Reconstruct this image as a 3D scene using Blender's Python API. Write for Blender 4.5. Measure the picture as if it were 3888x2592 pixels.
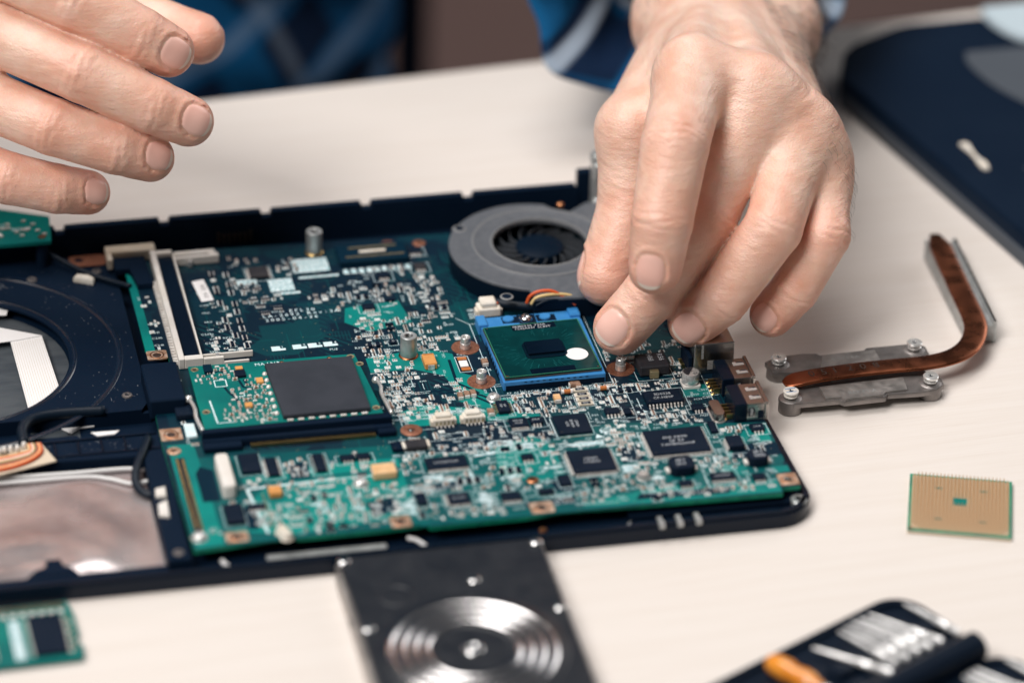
import bpy, bmesh, math, random
import numpy as np
from mathutils import Vector, Matrix

MM = 0.001                      # every length below is written in millimetres
scene = bpy.context.scene
for o in list(bpy.data.objects): bpy.data.objects.remove(o, do_unlink=True)
COL = scene.collection

# ------------------------------------------------------------------ camera
CAM = Vector((-312.3, -1128.7, 729.8))
FWD = Vector((0.22979, 0.82713, -0.51289)); RGT = Vector((0.96684, -0.25435, 0.02299)); UPV = Vector((0.11144, 0.50117, 0.85815))
cd = bpy.data.cameras.new('camera'); cam = bpy.data.objects.new('camera', cd); COL.objects.link(cam)
cam.matrix_world = Matrix(((RGT.x, UPV.x, -FWD.x, CAM.x*MM), (RGT.y, UPV.y, -FWD.y, CAM.y*MM), (RGT.z, UPV.z, -FWD.z, CAM.z*MM), (0, 0, 0, 1)))
cd.sensor_width = 22.2; cd.lens = 84.95; cd.clip_start = 0.05; cd.clip_end = 20
cd.dof.use_dof = True; cd.dof.focus_distance = 1.384; cd.dof.aperture_fstop = 2.45; cd.dof.aperture_blades = 0
scene.camera = cam

# ------------------------------------------------------------------ world and lamps
w = bpy.data.worlds.new('World'); scene.world = w; w.use_nodes = True
bg = w.node_tree.nodes['Background']; bg.inputs[0].default_value = (0.96, 0.97, 1.0, 1); bg.inputs[1].default_value = 0.055

def area(name, loc, target, sx, sy, power, col):
    l = bpy.data.lights.new(name, 'AREA'); l.shape = 'RECTANGLE'; l.size = sx; l.size_y = sy; l.energy = power; l.color = col
    o = bpy.data.objects.new(name, l); COL.objects.link(o); o.location = loc
    o.rotation_euler = (Vector(target)-Vector(loc)).to_track_quat('-Z', 'Y').to_euler()
    return o
area('window_light', (-2.3, -1.5, 3.25), (0, 0, 0), 1.7, 1.5, 134, (1.0, 0.955, 0.915))
area('overhead_fill', (-0.45, 0.95, 3.2), (0, 0.12, 0), 2.2, 1.8, 76, (1.0, 0.96, 0.93))  # unseen fill lamp, added overhead to even out the light
area('side_window_light', (3.0, 1.85, 1.65), (0, -0.05, 0), 2.5, 1.5, 30, (1.0, 0.98, 0.97))

scene.view_settings.view_transform = 'Standard'; scene.view_settings.look = 'None'
scene.view_settings.exposure = 0.07; scene.view_settings.gamma = 1.0; scene.view_settings.use_curve_mapping = False
scene.render.engine = 'CYCLES'
scene.cycles.max_bounces = 6

# ------------------------------------------------------------------ materials
MATS = {}
def pm(name, c1, c2=None, scale=20.0, rough=0.5, metal=0.0, bump=0.0, bscale=400.0, spec=0.5, coat=0.0, rvar=0.0, stretch=None, detail=4.0, lo=0.4, hi=0.62, sss=0.0, sssr=(1, .4, .2), emit=None):
    m = bpy.data.materials.new(name); m.use_nodes = True
    nt = m.node_tree; N = nt.nodes; L = nt.links; b = N['Principled BSDF']
    b.inputs['Roughness'].default_value = rough; b.inputs['Metallic'].default_value = metal
    b.inputs['Specular IOR Level'].default_value = spec; b.inputs['Coat Weight'].default_value = coat; b.inputs['Coat Roughness'].default_value = 0.12
    b.inputs['Base Color'].default_value = (*c1, 1)
    if sss: b.inputs['Subsurface Weight'].default_value = sss; b.inputs['Subsurface Radius'].default_value = sssr; b.inputs['Subsurface Scale'].default_value = 0.004
    if c2 or bump or rvar:
        tc = N.new('ShaderNodeTexCoord'); mp = N.new('ShaderNodeMapping'); L.new(tc.outputs['Object'], mp.inputs[0])
        if stretch: mp.inputs['Scale'].default_value = stretch
    if c2:
        n = N.new('ShaderNodeTexNoise'); n.inputs['Scale'].default_value = scale; n.inputs['Detail'].default_value = detail; L.new(mp.outputs[0], n.inputs['Vector'])
        r = N.new('ShaderNodeValToRGB'); r.color_ramp.elements[0].position = lo; r.color_ramp.elements[1].position = hi
        r.color_ramp.elements[0].color = (*c1, 1); r.color_ramp.elements[1].color = (*c2, 1)
        L.new(n.outputs[0], r.inputs[0]); L.new(r.outputs[0], b.inputs['Base Color'])
    if rvar:
        n = N.new('ShaderNodeTexNoise'); n.inputs['Scale'].default_value = scale*2.3; n.inputs['Detail'].default_value = 5; L.new(mp.outputs[0], n.inputs['Vector'])
        mr = N.new('ShaderNodeMapRange'); mr.inputs[1].default_value = .3; mr.inputs[2].default_value = .7; mr.inputs[3].default_value = max(.03, rough-rvar); mr.inputs[4].default_value = rough+rvar
        L.new(n.outputs[0], mr.inputs[0]); L.new(mr.outputs[0], b.inputs['Roughness'])
    if bump:
        n = N.new('ShaderNodeTexNoise'); n.inputs['Scale'].default_value = bscale; n.inputs['Detail'].default_value = 3; L.new(mp.outputs[0], n.inputs['Vector'])
        bp = N.new('ShaderNodeBump'); bp.inputs['Strength'].default_value = 0.6; bp.inputs['Distance'].default_value = bump*MM
        L.new(n.outputs[0], bp.inputs['Height']); L.new(bp.outputs[0], b.inputs['Normal'])
    MATS[name] = m
    return m

pm('black_plastic', (.0036, .0108, .0260), (.0048, .0128, .0290), 30, .5, bump=.05, bscale=900, spec=.05)
pm('black_gloss', (.0034, .0088, .020), rough=.25, spec=.2)
pm('black_rubber', (.004, .0115, .029), rough=.55, spec=.06)
pm('chip_black', (.0052, .0120, .0255), (.0075, .0145, .029), 120, .5, bump=.02, bscale=2500, spec=.07)
pm('chip_grey', (.026, .026, .032), (.038, .036, .040), 160, .6, bump=.04, bscale=1800, spec=.2)
pm('shield_grey', (.032, .037, .048), (.040, .045, .058), 90, .55, bump=.02, bscale=3000, spec=.15)
pm('chip_print', (.50, .54, .58), rough=.6)
pm('silk_white', (.76, .90, .93), (.62, .82, .86), 220, .6)
pm('silk_patch', (.78, .87, .90), (.10, .36, .40), 1400, .6, lo=.46, hi=.58)
pm('white_paper', (.86, .85, .85), rough=.6)
pm('white_plastic', (.80, .77, .73), (.72, .68, .62), 90, .45)
pm('ivory_plastic', (.66, .60, .50), (.56, .48, .36), 120, .5)
pm('cream_plastic', (.82, .78, .70), (.74, .66, .55), 150, .45)
pm('solder', (.88, .86, .83), (.70, .66, .62), 500, .3, metal=.12, spec=.8)
pm('tin', (.82, .82, .81), (.66, .65, .63), 130, .24, metal=.6, rvar=.07, spec=.8)
pm('steel', (.50, .51, .52), (.38, .38, .38), 200, .3, metal=1, rvar=.1, bump=.01, bscale=2000)
pm('zinc', (.52, .54, .54), (.40, .42, .42), 300, .4, metal=.6, rvar=.08)
pm('chrome', (.78, .78, .78), rough=.1, metal=1)
pm('gunmetal', (.21, .195, .19), (.30, .275, .265), 140, .4, metal=.75, bump=.02, bscale=2200, rvar=.08)
pm('gunmetal_light', (.46, .43, .41), (.34, .32, .305), 160, .4, metal=.8, rvar=.1)
pm('brushed_steel', (.50, .46, .43), (.57, .53, .50), 60, .26, metal=1)
pm('copper', (.44, .150, .074), (.24, .076, .038), 55, .3, metal=1, rvar=.1, lo=.3, hi=.7)
pm('copper_bright', (.62, .27, .13), (.42, .16, .07), 200, .3, metal=1)
pm('copper_pad', (.26, .10, .06), (.36, .16, .10), 900, .5, metal=.6)
pm('rust_pad', (.74, .56, .43), (.46, .26, .16), 420, .4, metal=.5, rvar=.1)
pm('gold', (.72, .52, .22), (.60, .42, .17), 300, .3, metal=1)
pm('gold_dull', (.52, .42, .24), (.38, .34, .22), 500, .4, metal=.8)
pm('gold_pin', (.86, .62, .38), rough=.33, metal=.8)
pm('cap_body', (.25, .135, .085), (.36, .22, .15), 900, .5)
pm('cap_dark', (.045, .026, .02), rough=.45)
pm('tantalum', (.72, .34, .10), (.64, .28, .075), 250, .5)
pm('tantalum_pale', (.80, .52, .28), (.72, .43, .20), 250, .5)
pm('socket_blue', (.035, .215, .52), (.050, .25, .58), 180, .42, bump=.02, bscale=2500, spec=.35)
pm('fan_grey', (.100, .110, .126), (.118, .128, .144), 330, .48, bump=.015, bscale=1700, spec=.3)
pm('fan_ring', (.20, .205, .21), rough=.45, spec=.4)
pm('fan_black', (.003, .0095, .021), rough=.42, spec=.06)
pm('fan_blade', (.055, .062, .072), rough=.3, spec=.6)
pm('wire_red', (.66, .10, .02), rough=.4)
pm('wire_yellow', (.72, .52, .23), rough=.4)
pm('wire_black', (.003, .010, .021), rough=.42, spec=.25)
pm('wire_white', (.74, .74, .74), rough=.4)
pm('pcb_edge', (.004, .27, .155), (.003, .18, .12), 300, .4)
pm('board_teal', (.0014, .180, .155), (.0012, .130, .122), 40, .38, spec=.2)
pm('pour', (.001, .235, .205), (.001, .170, .160), 45, .4, spec=.2)
pm('pour_dark', (.0015, .018, .036), rough=.4, spec=.1)
pm('trace', (.0012, .105, .108), (.001, .075, .084), 60, .4, spec=.2)
pm('cpu_green', (.001, .030, .032), (.0014, .042, .044), 160, .22, spec=.2)
pm('cpu_edge', (.03, .20, .10), rough=.4)
pm('substrate_brown', (.10, .065, .045), rough=.5)
pm('substrate_tan', (.66, .56, .43), rough=.5)
pm('die_black', (.0012, .0045, .011), rough=.1, spec=.5)
pm('underfill', (.0012, .009, .017), rough=.18, spec=.35)
pm('kapton', (.50, .17, .05), rough=.25)
pm('orange_amber', (.90, .36, .045), (.72, .22, .02), 60, .2, coat=.6)
pm('foil', (.70, .64, .64), (.34, .265, .265), 22, .22, metal=.6, rvar=.1, bump=1.0, bscale=45, lo=.34, hi=.66)
pm('disc_metal', (.075, .088, .100), (.050, .062, .075), 60, .4, rvar=.08, stretch=(1, 4, 1), spec=.35)
pm('hdd_black', (.0125, .0155, .0215), (.017, .020, .026), 60, .36, bump=.015, bscale=2600, spec=.35, rvar=.08)
pm('hdd_ring', (.78, .76, .76), rough=.2, metal=1)
pm('laptop_grey', (.070, .082, .100), rough=.5, spec=.15)
pm('case_black', (.0034, .0085, .019), (.0042, .010, .021), 60, .3, bump=.05, bscale=900, spec=.3)
pm('bit_steel', (.93, .93, .93), rough=.2, metal=.45, spec=.8)
pm('nail', (.90, .56, .48), (.86, .50, .42), 60, .3, spec=.35)
pm('nail_edge', (.88, .72, .63), rough=.35)
pm('pale_blue', (.50, .60, .66), rough=.35)
pm('pin_bed', (.46, .34, .22), rough=.5)
pm('edge_gloss', (.006, .013, .027), rough=.2, spec=.9)
pm('dust', (.55, .58, .62), rough=.8)
pm('hair', (.035, .018, .012), rough=.5)
pm('floor_brown', (.105, .063, .056), (.090, .056, .051), 3, .6)
pm('jeans', (.010, .020, .045), rough=.8)

def wood_mat():
    m = bpy.data.materials.new('table_wood'); m.use_nodes = True; nt = m.node_tree; N = nt.nodes; L = nt.links; b = N['Principled BSDF']
    tc = N.new('ShaderNodeTexCoord'); mp = N.new('ShaderNodeMapping'); mp.inputs['Scale'].default_value = (1.2, 26, 1); mp.inputs['Rotation'].default_value = (0, 0, -0.11); L.new(tc.outputs['Object'], mp.inputs[0])
    n1 = N.new('ShaderNodeTexNoise'); n1.inputs['Scale'].default_value = 9; n1.inputs['Detail'].default_value = 6; n1.inputs['Distortion'].default_value = .6; L.new(mp.outputs[0], n1.inputs['Vector'])
    mp2 = N.new('ShaderNodeMapping'); mp2.inputs['Scale'].default_value = (3, 130, 1); mp2.inputs['Rotation'].default_value = (0, 0, -0.11); L.new(tc.outputs['Object'], mp2.inputs[0])
    n2 = N.new('ShaderNodeTexNoise'); n2.inputs['Scale'].default_value = 11; n2.inputs['Detail'].default_value = 3; L.new(mp2.outputs[0], n2.inputs['Vector'])
    r = N.new('ShaderNodeValToRGB'); e = r.color_ramp.elements; e[0].position = .34; e[1].position = .62; e[0].color = (.740, .682, .632, 1); e[1].color = (.764, .712, .668, 1); L.new(n1.outputs[0], r.inputs[0])
    r2 = N.new('ShaderNodeValToRGB'); e = r2.color_ramp.elements; e[0].position = .33; e[1].position = .5; e[0].color = (.965, .955, .945, 1); e[1].color = (1, 1, 1, 1); L.new(n2.outputs[0], r2.inputs[0])
    mx = N.new('ShaderNodeMix'); mx.data_type = 'RGBA'; mx.blend_type = 'MULTIPLY'; mx.inputs[0].default_value = 1; L.new(r.outputs[0], mx.inputs[6]); L.new(r2.outputs[0], mx.inputs[7])
    L.new(mx.outputs[2], b.inputs['Base Color']); b.inputs['Roughness'].default_value = .42; b.inputs['Specular IOR Level'].default_value = .35
    bp = N.new('ShaderNodeBump'); bp.inputs['Strength'].default_value = .25; bp.inputs['Distance'].default_value = .0001; L.new(n2.outputs[0], bp.inputs['Height']); L.new(bp.outputs[0], b.inputs['Normal'])
    MATS['table_wood'] = m
wood_mat()

def pcb_mat():
    # solder mask: copper pours under the lacquer read lighter than bare laminate; fine traces run between them
    m = bpy.data.materials.new('pcb_mask'); m.use_nodes = True; nt = m.node_tree; N = nt.nodes; L = nt.links; b = N['Principled BSDF']
    tc = N.new('ShaderNodeTexCoord')
    def vor(scale, stretch=(1, 1, 1)):
        mp = N.new('ShaderNodeMapping'); mp.inputs['Scale'].default_value = stretch; L.new(tc.outputs['Object'], mp.inputs[0])
        v = N.new('ShaderNodeTexVoronoi'); v.distance = 'CHEBYCHEV'; v.inputs['Scale'].default_value = scale; L.new(mp.outputs[0], v.inputs['Vector']); return v
    v = vor(46, (1, 1, .001))
    sp = N.new('ShaderNodeSeparateColor'); L.new(v.outputs['Color'], sp.inputs[0])
    r = N.new('ShaderNodeValToRGB'); r.color_ramp.interpolation = 'CONSTANT'; e = r.color_ramp.elements
    e[0].position = 0; e[0].color = (.0012, .014, .030, 1); e[1].position = .55; e[1].color = (.0014, .026, .044, 1)
    x = e.new(.80); x.color = (.0014, .044, .058, 1); x = e.new(.92); x.color = (.0012, .018, .034, 1)
    L.new(sp.outputs[0], r.inputs[0])
    # traces: thin straight lines inside cells, direction picked per cell
    wv = N.new('ShaderNodeTexWave'); wv.wave_type = 'BANDS'; wv.bands_direction = 'X'; wv.inputs['Scale'].default_value = 260
    L.new(tc.outputs['Object'], wv.inputs['Vector'])
    wv2 = N.new('ShaderNodeTexWave'); wv2.bands_direction = 'DIAGONAL'; wv2.inputs['Scale'].default_value = 180; L.new(tc.outputs['Object'], wv2.inputs['Vector'])
    g = N.new('ShaderNodeMath'); g.operation = 'GREATER_THAN'; g.inputs[1].default_value = .5; L.new(sp.outputs[1], g.inputs[0])
    mxw = N.new('ShaderNodeMix'); mxw.data_type = 'FLOAT'; L.new(g.outputs[0], mxw.inputs[0]); L.new(wv.outputs['Fac'], mxw.inputs[2]); L.new(wv2.outputs['Fac'], mxw.inputs[3])
    v2 = vor(95, (1, 1, .001)); sp2 = N.new('ShaderNodeSeparateColor'); L.new(v2.outputs['Color'], sp2.inputs[0])
    g2 = N.new('ShaderNodeMath'); g2.operation = 'GREATER_THAN'; g2.inputs[1].default_value = .62; L.new(sp2.outputs[2], g2.inputs[0])
    th = N.new('ShaderNodeMath'); th.operation = 'GREATER_THAN'; th.inputs[1].default_value = .72; L.new(mxw.outputs[0], th.inputs[0])
    ml = N.new('ShaderNodeMath'); ml.operation = 'MULTIPLY'; L.new(g2.outputs[0], ml.inputs[0]); L.new(th.outputs[0], ml.inputs[1])
    mx = N.new('ShaderNodeMix'); mx.data_type = 'RGBA'; L.new(ml.outputs[0], mx.inputs[0]); L.new(r.outputs[0], mx.inputs[6]); mx.inputs[7].default_value = (.0016, .046, .060, 1)
    L.new(mx.outputs[2], b.inputs['Base Color']); b.inputs['Roughness'].default_value = .38; b.inputs['Specular IOR Level'].default_value = .25
    MATS['pcb_mask'] = m
pcb_mat()

def skin_mat():
    m = bpy.data.materials.new('skin'); m.use_nodes = True; nt = m.node_tree; N = nt.nodes; L = nt.links; b = N['Principled BSDF']
    tc = N.new('ShaderNodeTexCoord')
    at = N.new('ShaderNodeAttribute'); at.attribute_name = 'flush'
    n = N.new('ShaderNodeTexNoise'); n.inputs['Scale'].default_value = 85; n.inputs['Detail'].default_value = 5; L.new(tc.outputs['Object'], n.inputs['Vector'])
    r = N.new('ShaderNodeValToRGB'); e = r.color_ramp.elements; e[0].position = .33; e[1].position = .68; e[0].color = (.78, .465, .345, 1); e[1].color = (.88, .640, .52, 1); L.new(n.outputs[0], r.inputs[0])
    mx = N.new('ShaderNodeMix'); mx.data_type = 'RGBA'; L.new(at.outputs['Fac'], mx.inputs[0]); L.new(r.outputs[0], mx.inputs[6]); mx.inputs[7].default_value = (.76, .275, .18, 1)
    L.new(mx.outputs[2], b.inputs['Base Color'])
    b.inputs['Roughness'].default_value = .44; b.inputs['Specular IOR Level'].default_value = .7
    b.inputs['Subsurface Weight'].default_value = .35; b.inputs['Subsurface Radius'].default_value = (1.0, .25, .12); b.inputs['Subsurface Scale'].default_value = .0030
    mpv = N.new('ShaderNodeMapping'); mpv.inputs['Scale'].default_value = (1, 1, 1.3); L.new(tc.outputs['Object'], mpv.inputs[0])
    vo = N.new('ShaderNodeTexVoronoi'); vo.feature = 'DISTANCE_TO_EDGE'; vo.inputs['Scale'].default_value = 900; L.new(mpv.outputs[0], vo.inputs['Vector'])
    mpw = N.new('ShaderNodeMapping'); mpw.inputs['Scale'].default_value = (140, 140, 420); L.new(tc.outputs['Object'], mpw.inputs[0])
    n2 = N.new('ShaderNodeTexNoise'); n2.inputs['Scale'].default_value = 1; n2.inputs['Detail'].default_value = 4; L.new(mpw.outputs[0], n2.inputs['Vector'])
    b1 = N.new('ShaderNodeBump'); b1.inputs['Strength'].default_value = .5; b1.inputs['Distance'].default_value = .00032; L.new(vo.outputs['Distance'], b1.inputs['Height'])
    b2 = N.new('ShaderNodeBump'); b2.inputs['Strength'].default_value = .6; b2.inputs['Distance'].default_value = .0009; L.new(n2.outputs[0], b2.inputs['Height']); L.new(b1.outputs[0], b2.inputs['Normal'])
    L.new(b2.outputs[0], b.inputs['Normal'])
    MATS['skin'] = m
skin_mat()

def plaid_mat(name, attr=None):
    m = bpy.data.materials.new(name); m.use_nodes = True; nt = m.node_tree; N = nt.nodes; L = nt.links; b = N['Principled BSDF']
    if attr: tc = N.new('ShaderNodeAttribute'); tc.attribute_name = attr; src = tc.outputs['Vector']
    else: tc = N.new('ShaderNodeTexCoord'); src = tc.outputs['Object']
    mp = N.new('ShaderNodeMapping'); L.new(src, mp.inputs[0])
    if not attr: mp.inputs['Rotation'].default_value = (.1, .55, .2)
    nd = N.new('ShaderNodeTexNoise'); nd.inputs['Scale'].default_value = 9; L.new(mp.outputs[0], nd.inputs['Vector'])
    ad = N.new('ShaderNodeVectorMath'); ad.operation = 'MULTIPLY_ADD'; k = .012 if attr else .03; ad.inputs[1].default_value = (k, k, k); L.new(nd.outputs['Color'], ad.inputs[0]); L.new(mp.outputs[0], ad.inputs[2])
    def stripes(axis, period, lo, hi):
        s = N.new('ShaderNodeSeparateXYZ'); L.new(ad.outputs[0], s.inputs[0])
        a = N.new('ShaderNodeMath'); a.operation = 'MULTIPLY'; a.inputs[1].default_value = 1/period; L.new(s.outputs[axis], a.inputs[0])
        f = N.new('ShaderNodeMath'); f.operation = 'FRACT'; L.new(a.outputs[0], f.inputs[0])
        r = N.new('ShaderNodeValToRGB'); e = r.color_ramp.elements; e[0].position = lo; e[0].color = (0, 0, 0, 1); e[1].position = lo+.05; e[1].color = (1, 1, 1, 1)
        x = e.new(hi); x.color = (1, 1, 1, 1); x = e.new(hi+.05); x.color = (0, 0, 0, 1); L.new(f.outputs[0], r.inputs[0]); return r
    base = (.0025, .014, .045, 1); mid = (.004, .105, .27, 1); light = (.62, .76, .92, 1)
    def mix(a, fac, col, k):
        mm = N.new('ShaderNodeMath'); mm.operation = 'MULTIPLY'; mm.inputs[1].default_value = k; L.new(fac, mm.inputs[0])
        x = N.new('ShaderNodeMix'); x.data_type = 'RGBA'; L.new(mm.outputs[0], x.inputs[0]); x.inputs[7].default_value = col
        if isinstance(a, tuple): x.inputs[6].default_value = a
        else: L.new(a, x.inputs[6])
        return x.outputs[2]
    ax = (0, 1) if attr else (0, 2); P0, P1 = (.09, .066) if attr else (.052, .046)
    c = mix(base, stripes(ax[0], P0, .05, .45).outputs[0], mid, .75); c = mix(c, stripes(ax[1], P1, .1, .5).outputs[0], mid, .8)
    c = mix(c, stripes(ax[0], P0, .55, .68).outputs[0], light, .55 if attr else .14); c = mix(c, stripes(ax[1], P1, .22, .42).outputs[0], light, .85 if attr else .16)
    L.new(c, b.inputs['Base Color']); b.inputs['Roughness'].default_value = .85; b.inputs['Specular IOR Level'].default_value = .15
    MATS[name] = m
plaid_mat('plaid_cloth'); plaid_mat('plaid_sleeve', 'cloth')

# ------------------------------------------------------------------ mesh helpers (millimetres in, metres out)
SPLIT = {'terminal', 'spring_tab', 'tab_slot', 'side_window', 'port_contact', 'contact', 'slot', 'socket_recess', 'socket_notch', 'end_cap', 'rail_edge', 'vent_grille', 'latch', 'contact_row', 'dark_label_area', 'paper_insulator', 'pinless_window', 'corner_mark', 'front_ledge', 'silkscreen_block', 'blue_stripe', 'bare_track'}
class MB:
    def __init__(s): s.v = []; s.f = []; s.m = []
    def add(s, vs, fs, mi=0, T=None):
        o = len(s.v)
        if T is not None: vs = [T @ Vector(p) for p in vs]
        s.v += [tuple(p) for p in vs]; s.f += [tuple(i+o for i in f) for f in fs]; s.m += [mi]*len(fs)
        return s
    def box(s, x0, x1, y0, y1, z0, z1, c=0.0, mi=0, T=None):
        if c <= 0:
            vs = [(x0, y0, z0), (x1, y0, z0), (x1, y1, z0), (x0, y1, z0), (x0, y0, z1), (x1, y0, z1), (x1, y1, z1), (x0, y1, z1)]
            fs = [(3, 2, 1, 0), (4, 5, 6, 7), (0, 1, 5, 4), (1, 2, 6, 5), (2, 3, 7, 6), (3, 0, 4, 7)]
            return s.add(vs, fs, mi, T)
        c = min(c, .45*min(x1-x0, y1-y0, z1-z0))
        vs = []; ix = {}
        for i, x in enumerate((x0, x1)):
            for j, y in enumerate((y0, y1)):
                for k, z in enumerate((z0, z1)):
                    sx, sy, sz = (c, -c)[i], (c, -c)[j], (c, -c)[k]
                    ix[i, j, k] = len(vs); vs += [(x, y+sy, z+sz), (x+sx, y, z+sz), (x+sx, y+sy, z)]
        q = lambda a, *ks: tuple(ix[k]+a for k in ks)
        fs = [q(0, (0, 0, 0), (0, 0, 1), (0, 1, 1), (0, 1, 0)), q(0, (1, 0, 0), (1, 1, 0), (1, 1, 1), (1, 0, 1)),
              q(1, (0, 0, 0), (1, 0, 0), (1, 0, 1), (0, 0, 1)), q(1, (0, 1, 0), (0, 1, 1), (1, 1, 1), (1, 1, 0)),
              q(2, (0, 0, 0), (0, 1, 0), (1, 1, 0), (1, 0, 0)), q(2, (0, 0, 1), (1, 0, 1), (1, 1, 1), (0, 1, 1))]
        for a in (0, 1):
            for b_ in (0, 1):
                e = lambda k1, k2, u, v_: fs.append((ix[k1]+u, ix[k1]+v_, ix[k2]+v_, ix[k2]+u))
                e((0, a, b_), (1, a, b_), 1, 2); e((a, 0, b_), (a, 1, b_), 0, 2); e((a, b_, 0), (a, b_, 1), 0, 1)
        for k in ix.values(): fs.append((k, k+1, k+2))
        return s.add(vs, fs, mi, T)
    def prism(s, poly, z0, z1, mi=0, T=None, c=0.0):
        n = len(poly)
        if c > 0:
            cx = sum(p[0] for p in poly)/n; cy = sum(p[1] for p in poly)/n
            ins = []
            for i in range(n):
                a, b_, d = Vector(poly[i-1]), Vector(poly[i]), Vector(poly[(i+1) % n])
                e1 = (b_-a).normalized(); e2 = (d-b_).normalized(); n1 = Vector((-e1.y, e1.x)); n2 = Vector((-e2.y, e2.x)); nn = n1+n2
                k = c/max(.35, nn.length_squared/2)
                ins.append(b_+nn*k*.5*1.0)
            area_ = sum(poly[i-1][0]*poly[i][1]-poly[i][0]*poly[i-1][1] for i in range(n))
            if area_ < 0: ins = [2*Vector(p)-q for p, q in zip(poly, ins)]
            vs = [(*p, z0) for p in poly]+[(*p, z1-c) for p in poly]+[(q.x, q.y, z1) for q in ins]
            fs = [tuple(range(n))[::-1], tuple(range(2*n, 3*n))]
            for i in range(n):
                j = (i+1) % n; fs += [(i, j, n+j, n+i), (n+i, n+j, 2*n+j, 2*n+i)]
        else:
            vs = [(*p, z0) for p in poly]+[(*p, z1) for p in poly]
            fs = [tuple(range(n))[::-1], tuple(range(n, 2*n))]+[(i, (i+1) % n, n+(i+1) % n, n+i) for i in range(n)]
        return s.add(vs, fs, mi, T)
    def sheet(s, poly, z, mi=0, T=None): return s.add([(*p, z) for p in poly], [tuple(range(len(poly)))], mi, T)
    def rect(s, x0, x1, y0, y1, z, mi=0): return s.add([(x0, y0, z), (x1, y0, z), (x1, y1, z), (x0, y1, z)], [(0, 1, 2, 3)], mi)
    def line(s, x0, y0, x1, y1, w_, z, mi=0):
        d = Vector((x1-x0, y1-y0)); l = max(d.length, 1e-6); d /= l; n = Vector((-d.y, d.x))*w_/2
        return s.add([(x0+n.x, y0+n.y, z), (x0-n.x, y0-n.y, z), (x1-n.x, y1-n.y, z), (x1+n.x, y1+n.y, z)], [(0, 1, 2, 3)], mi)
    def frame(s, x0, x1, y0, y1, w_, z, mi=0):
        s.rect(x0, x1, y0, y0+w_, z, mi); s.rect(x0, x1, y1-w_, y1, z, mi); s.rect(x0, x0+w_, y0+w_, y1-w_, z, mi); s.rect(x1-w_, x1, y0+w_, y1-w_, z, mi); return s
    def lathe(s, prof, cx=0, cy=0, n=24, mi=0, T=None, closed=False):
        vs = []; fs = []; rings = []
        for r, z in prof:
            if r < 1e-6: rings.append([len(vs)]); vs.append((cx, cy, z))
            else:
                rings.append(list(range(len(vs), len(vs)+n)))
                vs += [(cx+r*math.cos(2*math.pi*i/n), cy+r*math.sin(2*math.pi*i/n), z) for i in range(n)]
        prs = list(zip(rings, rings[1:]))+([(rings[-1], rings[0])] if closed else [])
        for a, b_ in prs:
            for i in range(n):
                j = (i+1) % n
                if len(a) == 1 and len(b_) == 1: continue
                if len(a) == 1: fs.append((a[0], b_[i], b_[j]))
                elif len(b_) == 1: fs.append((a[i], a[j], b_[0]))
                else: fs.append((a[i], a[j], b_[j], b_[i]))
        return s.add(vs, fs, mi, T)
    def tube(s, pts, r, n=10, mi=0, flat=1.0, caps=True, sq=1.0):
        ce = lambda a: math.copysign(abs(math.cos(a))**sq, math.cos(a)); se = lambda a: math.copysign(abs(math.sin(a))**sq, math.sin(a))
        pts = [Vector(p) for p in pts]; rr = r if isinstance(r, (list, tuple)) else [r]*len(pts)
        vs = []; fs = []; up = Vector((0, 0, 1)); N_ = None
        for i, p in enumerate(pts):
            t = (pts[min(i+1, len(pts)-1)]-pts[max(i-1, 0)]).normalized()
            sdv = t.cross(up)
            if sdv.length < .05: sdv = t.cross(Vector((0, 1, 0)))
            sdv.normalize(); u2 = sdv.cross(t)
            vs += [p+sdv*rr[i]*ce(2*math.pi*k/n)+u2*rr[i]*flat*se(2*math.pi*k/n) for k in range(n)]
        for i in range(len(pts)-1):
            for k in range(n):
                j = (k+1) % n; fs.append((i*n+k, i*n+j, (i+1)*n+j, (i+1)*n+k))
        if caps: fs += [tuple(range(n))[::-1], tuple(range((len(pts)-1)*n, len(pts)*n))]
        return s.add(vs, fs, mi)
    def mesh(s, name, mats, smooth=None, fix=True):
        me = bpy.data.meshes.new(name); me.from_pydata([(x*MM, y*MM, z*MM) for x, y, z in s.v], [], s.f); 
        for m_ in (mats if isinstance(mats, (list, tuple)) else [mats]): me.materials.append(MATS[m_])
        me.polygons.foreach_set('material_index', s.m)
        if fix:
            bm = bmesh.new(); bm.from_mesh(me); bmesh.ops.recalc_face_normals(bm, faces=bm.faces); bm.to_mesh(me); bm.free()
        if smooth is not None:
            me.shade_smooth()
            if smooth < 180: me.set_sharp_from_angle(angle=math.radians(smooth))
        me.update(); return me
    def islands(s):
        par = list(range(len(s.v)))
        def find(i):
            while par[i] != i: par[i] = par[par[i]]; i = par[i]
            return i
        for f in s.f:
            a = find(f[0])
            for i in f[1:]: par[find(i)] = a
        gr = {}
        for k, f in enumerate(s.f): gr.setdefault(find(f[0]), []).append(k)
        out = []
        for ks in gr.values():
            m_ = MB(); ix = {}
            for k in ks:
                for i in s.f[k]:
                    if i not in ix: ix[i] = len(m_.v); m_.v.append(s.v[i])
                m_.f.append(tuple(ix[i] for i in s.f[k])); m_.m.append(s.m[k])
            out.append(m_)
        return out
    def build(s, name, mats, parent=None, loc=(0, 0, 0), rot=0.0, smooth=None, fix=True):
        if name in SPLIT:                       # separate pieces become separate parts of the same name
            return [link(name, q.mesh(name, mats, smooth, fix), parent, loc, rot) for q in s.islands()][0]
        return link(name, s.mesh(name, mats, smooth, fix), parent, loc, rot)

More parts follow.
